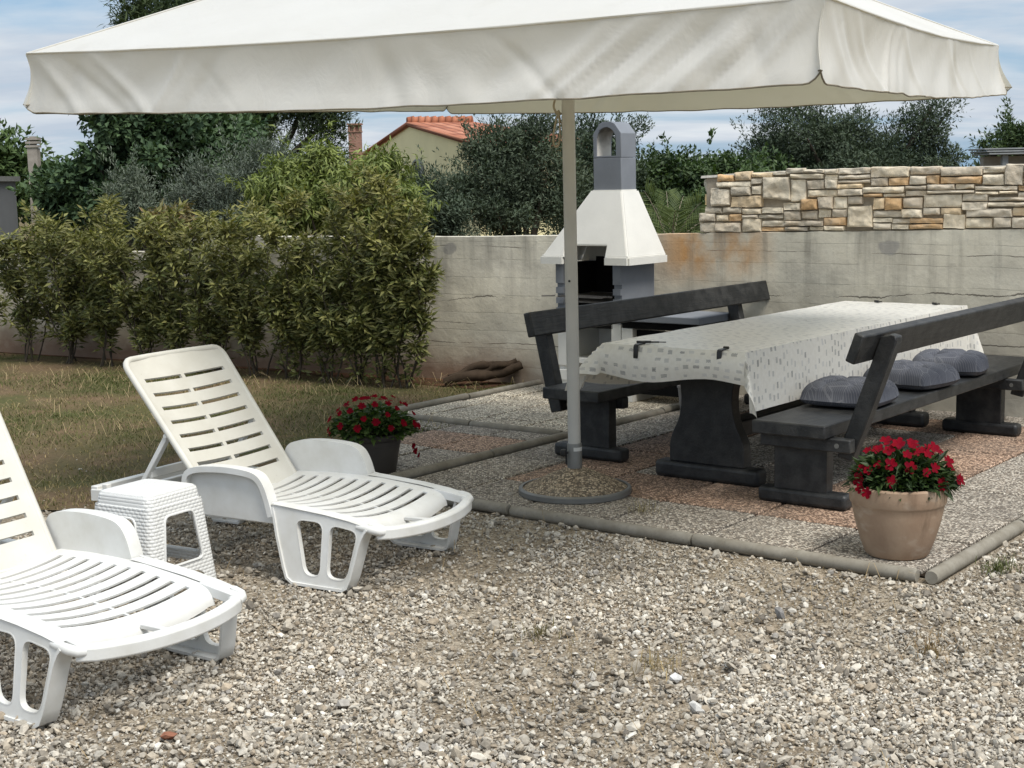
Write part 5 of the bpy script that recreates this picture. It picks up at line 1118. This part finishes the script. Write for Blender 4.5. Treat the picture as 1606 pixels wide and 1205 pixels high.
def palm():
    b = px(1052, 392, 14.2); base = (b.x, b.y, 0); t = thing('palm', 'small feathery palm showing above the wall beside the barbecue', 'palm', base); mb = MB(); mb.tube([Vector(base), Vector((b.x, b.y, b.z))], [.09, .11], 10); mb.build('trunk', M['bark'], t, 60, world=True)
    tips = [(1010, 300), (1026, 322), (1072, 308), (1100, 318), (1112, 345), (1045, 300), (985, 330), (1125, 380), (1060, 330)]
    for i, (x, y) in enumerate(tips):
        e = px(x, y, 14.2+random.uniform(-.4, .5)); Ps = []; Ds = []; Ls = []; m = b.lerp(e, .6)+Vector((0, 0, .10)); pts = [b*(1-s)**2+m*2*s*(1-s)+e*s*s for s in [k/22 for k in range(23)]]
        for k in range(3, 22):
            d = (pts[k+1]-pts[k-1]).normalized(); side = d.cross(Vector((0, -1, .2))).normalized()
            for sg in (-1, 1): Ps.append(pts[k]); Ds.append(d*.75+side*sg*.8+Vector((0, random.uniform(-.15, .15), -.05))); Ls.append(.22*(1-.55*abs(k/22-.45)))
        n = len(Ps); k = RNG.random((n, 1)); V, F, T = leaf_mesh(np.array(Ps), np.array(Ds), np.tile([[0, -1., .3]], (n, 1))+RNG.normal(0, .3, (n, 3)), np.array(Ls), np.full(n, .014), np.array((.05, .075, .02))*(1-k)+np.array((.10, .13, .035))*k, bend=.1); fr = mesh_np('frond', V, F, M['leaf'], T, t)
        mb = MB(); mb.tube(pts, [.008*(1-.7*k/22) for k in range(23)], 5); mb.build('rib', M['strap'], fr, 60, world=True)
palm()

# hedge: young laurel shrubs, each with its own stems, along the wall
def hedge_shrub(label, x, y, H, n, width, cols, low):
    t = thing('hedge_shrub', label, 'shrub', (x, y, 0), 0, 'laurel shrubs of the hedge'); rg = random.Random(int(x*1000)); stems = []; mb = MB()
    for k in range(rg.randint(5, 7)):
        a = rg.uniform(0, 2*PI); sp = width*rg.uniform(.3, 1.0); b = Vector((x+rg.uniform(-.07, .07), y+rg.uniform(-.07, .07), -.02)); h = H*rg.uniform(.72, 1.14); e = Vector((x+sp*math.cos(a), y+sp*.7*math.sin(a), h)); pts = []
        for i in range(9):
            s = i/8; p = b.lerp(e, s); p += Vector((rg.uniform(-.02, .02), rg.uniform(-.02, .02), 0))*(s > 0); p.x += .06*math.sin(s*PI)*math.cos(a+1); pts.append(p)
        stems.append(pts); mb.tube(pts, [.0085*(1-.75*i/8) for i in range(9)], 6)
        for _ in range(9):
            i = rg.randint(2, 8); q = pts[i]; a2 = rg.uniform(0, 2*PI); l = rg.uniform(.10, .34); e2 = q+Vector((math.cos(a2)*l*.7, math.sin(a2)*l*.6, l*.75)); m2 = q.lerp(e2, .5)+Vector((0, 0, -.01)); mb.tube([q, m2, e2], [.004, .003, .0015], 5); stems.append([q.lerp(e2, s) for s in (.1, .35, .6, .8, 1, 1)])
    mb.build('stems', M['bark'], t, 60, world=True, clean=False)
    P = []; D = []
    for _ in range(n):
        st = rg.choice(stems); main = len(st) == 9; s = rg.uniform(.0, 1)
        if main: s = 1-(1-low)*rg.random()**(.9); s = max(low, min(s, 1))
        f = s*(len(st)-1); i = min(int(f), len(st)-2); p = st[i].lerp(st[i+1], f-i)
        if p.z < H*low: continue
        a = rg.uniform(0, 2*PI); d = Vector((math.cos(a), math.sin(a), rg.uniform(-.5, 1.1))); P.append(p+d*rg.uniform(.0, .06)); D.append(d)
    P = np.array(P); D = np.array(D); n = len(P); N = np.array([[0, -.5, .6]])+rnd_dirs(n)*1.0; hz = (P[:, 2:3]/H); k = np.clip(RNG.normal(.45, .28, (n, 1)), 0, 1); new = np.clip((hz-.72)*2.2, 0, 1)*RNG.random((n, 1)) # yellow green young leaves at the shoot tips
    tint = (np.array(cols[0])*(1-k)+np.array(cols[1])*k)*(1-new)+np.array((.20, .185, .050))*new; V, F, T = leaf_mesh(P, D, N, RNG.uniform(.45, 1.5, n)*.064, RNG.uniform(.7, 1.35, n)*.021, tint*RNG.uniform(.5, 1.45, (n, 1)), bend=.28); mesh_np('foliage', V, F, M['leaf'], T, t)
hx = [(-5.45, 14.15), (-5.0, 13.9), (-4.55, 13.65), (-4.1, 13.42), (-3.68, 13.18), (-3.28, 12.95), (-2.9, 12.72), (-2.52, 12.48), (-2.16, 12.25), (-1.82, 12.03), (-1.50, 11.82), (-1.22, 11.62), (-1.0, 11.47), (-.82, 11.36)]
common = 'olive green laurel shrub in the middle stretch of the hedge'
for i, (x, y) in enumerate(hx):
    lab = common
    if i == len(hx)-1: lab = 'tall leggy laurel shrub ending the hedge beside the bare concrete wall'
    elif i == len(hx)-2: lab = 'dense dark laurel shrub, second from the bare wall end of the hedge'
    elif i < 1: lab = 'laurel shrub farthest along the hedge from the bare wall'
    right = i >= 9
    H = [1.38, 1.33, 1.30, 1.26, 1.22, 1.14, 1.11, 1.10, 1.10, 1.14, 1.22, 1.28, 1.32, 1.27][i]+random.uniform(-.03, .03)
    hedge_shrub(lab, x, y, H, 4700 if not right else 5800, (.42 if i < len(hx)-2 else .28), ((.074, .092, .028), (.235, .225, .078)), (.12 if not right else .04))

# ================================================================== HOUSES BEYOND
def yellow_house():
    pk = px(642, 196, 34.0); P0 = Vector((pk.x, 34.0, 0)); g = Vector((3.5, -12.0, 0)).normalized(); r = Vector((12, 3.5, 0)).normalized(); zr, ze = px(642, 195, 34).z, 2.36; hw = 6.25; Lr = 1.5; Le = 2.3
    t = thing('yellow_house', 'yellow rendered house with a terracotta tiled roof beyond the trees', 'house', P0-Vector((0, 0, .0)))
    A, B, C_ = P0-g*hw, P0+g*hw, P0
    A = P0-g*6.4; B = P0+g*6.1
    mb = MB(); w = [A, B, B+r*Le, A+r*Le]; z = Vector((0, 0, 1))
    mb.add([A, B, B+z*ze, P0+z*(zr-.06), A+z*ze, B+r*Le, A+r*Le, B+r*Le+z*ze, A+r*Le+z*ze], [(0, 1, 2, 3, 4), (1, 5, 7, 2), (5, 6, 8, 7), (6, 0, 4, 8)]); wl = mb.build('wall', M['render'], t, 0, world=True)
    # roof slopes, tiled; verge boards project a little past the gable
    o = -r*.05; R0_, R1 = P0+z*zr+o, P0+z*zr+r*Lr
    def slope(pts, uvs, name='roof'):
        mb = MB(); n = Vector((pts[1]-pts[0]).cross(pts[2]-pts[0])).normalized(); n = n if n.z > 0 else -n; m = len(pts); mb.add([p+n*.05 for p in pts]+[p-n*.05 for p in pts], [tuple(range(m)), tuple(m+i for i in reversed(range(m)))]+[(i, (i+1) % m, m+(i+1) % m, m+i) for i in range(m)]); return mb.build(name, M['tiles'], t, 0, uv=uvs*2, world=True)
    eb = B+g*.3+z*(ze-.08); ea = A-g*.3+z*(ze-.08); q = 4.2
    rf = slope([R0_, eb+o, eb+r*(Le+.2), R1], [(0, 0), (0, 6.4*q*.5), (2.5*q, 6.4*q*.5), (1.6*q, 0)]); slope([R0_, R1, ea+r*(Le+.2), ea+o], [(0, 0), (2.2*q, 0), (5.4*q, 6.4*q*.5), (0, 6.4*q*.5)]); slope([R1, eb+r*(Le+.2), ea+r*(Le+.2)], [(0, 0), (-12, 12), (12, 12)])
    mb = MB()
    for a, b in ((R0_, eb+o), (R0_, ea+o)): mb.tube([a+z*.01, b+z*.01], .045, 8)
    k = 9
    for i in range(k): a = R0_.lerp(R1, i/k); b = R0_.lerp(R1, (i+1)/k); mb.tube([a+z*.05, b+z*.06], [.11, .13], 8)
    mb.build('ridge_tiles', M['tiles'], rf, 50, uv=[(i*.13, .5) for i in range(len(mb.v))], world=True)
    # brick chimney with a slotted head, on the far slope
    c = px(558, 245, 37.0); mb = MB(); b0 = Vector((c.x, c.y, 2.1)); zt = px(558, 194, 37).z; w2 = .155; mb.box2((c.x-w2, c.y-w2, 2.0), (c.x+w2, c.y+w2, zt-.22)); ch = mb.build('chimney', M['brick'], rf, 0, world=True)
    mb = MB(); mb.box2((c.x-w2-.02, c.y-w2-.02, zt-.22), (c.x+w2+.02, c.y+w2+.02, zt-.19)); mb.box2((c.x-w2, c.y-w2, zt-.06), (c.x+w2, c.y+w2, zt-.035)); mb.box2((c.x-w2-.03, c.y-w2-.03, zt-.035), (c.x+w2+.03, c.y+w2+.03, zt))
    for dx in (-.135, 0, .135):
        for dy in (-.13, .13): mb.box2((c.x+dx-.025, c.y+dy-.025, zt-.19), (c.x+dx+.025, c.y+dy+.025, zt-.06))
    mb.box2((c.x-.10, c.y-.10, zt-.19), (c.x+.10, c.y+.10, zt-.062)); ch2 = mb.build('chimney', M['brick'], t, 0, world=True)
    # arched window in the gable
    wc = P0+g*.9-r*.02; mb = MB(); ar = [(.85*math.cos(R(a)), .85*math.sin(R(a))) for a in range(0, 181, 12)]+[(-.85, -1.2), (.85, -1.2)]; zc = px(648, 278, 33).z
    mb.plate(ar, [], lambda a, b: wc+g*a*.62+z*(zc+b*.42), lambda a, b: wc+g*a*.62+z*(zc+b*.42)-r*.03); wn = mb.build('window', M['darkglass'], t, 0, world=True)
    mb = MB(); mb.tube([wc+g*a*.64+z*(zc+b*.44)-r*.03 for a, b in ar[:-2]], .04, 6); mb.build('arch_frame', M['greyroof'], wn, 60, world=True)
yellow_house()
def white_house():
    Y = 26.0; p = px(0, 300, Y); t = thing('white_house', 'low white house with a grey roof edge at the left', 'house', (p.x-2.5, Y+1.5, 0)); ze = px(26, 281, Y).z
    x1 = px(25, 300, Y+1).x; mb = MB(); mb.box2((x1-6, Y, 0), (x1, Y+1, ze)); mb.build('wall', M['shaded_wall'], t, 0, world=True); mb = MB(); zl = px(0, 270, Y).z; z2 = px(28, 276, Y).z
    sl_ = (zl-z2)/(28/2280*Y); vs = [(x1+.06, Y-.12, z2), (x1-6.2, Y-.12, z2+.10), (x1-6.2, Y+1.1, z2+.10), (x1+.06, Y+1.1, z2)]; mb.add(vs+[(a, b, c-.09) for a, b, c in vs], [(0, 1, 2, 3), (7, 6, 5, 4), (0, 4, 5, 1), (1, 5, 6, 2), (2, 6, 7, 3), (3, 7, 4, 0)]); rf = mb.build('roof', M['clamp'], t, 0, world=True)
    mb = MB(); a = px(38, 215, Y+1); b = px(57, 268, Y+1); w = b.x-a.x; cx = (a.x+b.x)/2; cy = Y+1.2
    mb.box2((cx-w/2, cy-w/2, 1.0), (cx+w/2, cy+w/2, a.z-.20)); mb.build('chimney', M['paleconcrete'], t, 0, world=True); mb = MB()
    for k in range(3): z = a.z-.19+k*.068; mb.box2((cx-w/2-.02, cy-w/2-.02, z), (cx+w/2+.02, cy+w/2+.02, z+.042)); mb.box2((cx-w/2+.04, cy-w/2+.04, z+.042), (cx+w/2-.04, cy+w/2-.04, z+.068))
    mb.build('chimney_cap', M['paleconcrete'], t, 0, world=True)
white_house()
def shed():
    Y = 15.5; a = px(1550, 240, Y); b = px(1700, 236, Y); t = thing('flat_roof_shelter', 'grey slatted shelter roof just showing over the stone wall', 'shelter', (a.x+1.2, Y+.8, 0)); mb = MB()
    for k in range(3): z = a.z-.02+k*.026; mb.box2((a.x-.02*k, Y-.02*(2-k), z), (b.x, Y+.55, z+.016))
    mb.build('roof', M['greyroof'], t, 30, .003, world=True)
    for x, y in ((a.x+.19, Y+.05), (b.x-.1, Y+.05), (a.x+.19, Y+.45), (b.x-.1, Y+.45)): mb = MB(); mb.box2((x-.03, y-.03, 0), (x+.03, y+.03, a.z-.02)); mb.build('post', M['greyroof'], t, 30, world=True)
    mb = MB(); mb.box2((a.x+.05, Y+.3, 0), (b.x-.1, Y+.42, a.z-.035)); mb.build('panel', M['paleconcrete'], t, 30, world=True)
shed()

SC.cycles.max_bounces = 6; SC.cycles.diffuse_bounces = 3; SC.cycles.glossy_bounces = 2; SC.cycles.transmission_bounces = 4; SC.cycles.transparent_max_bounces = 4
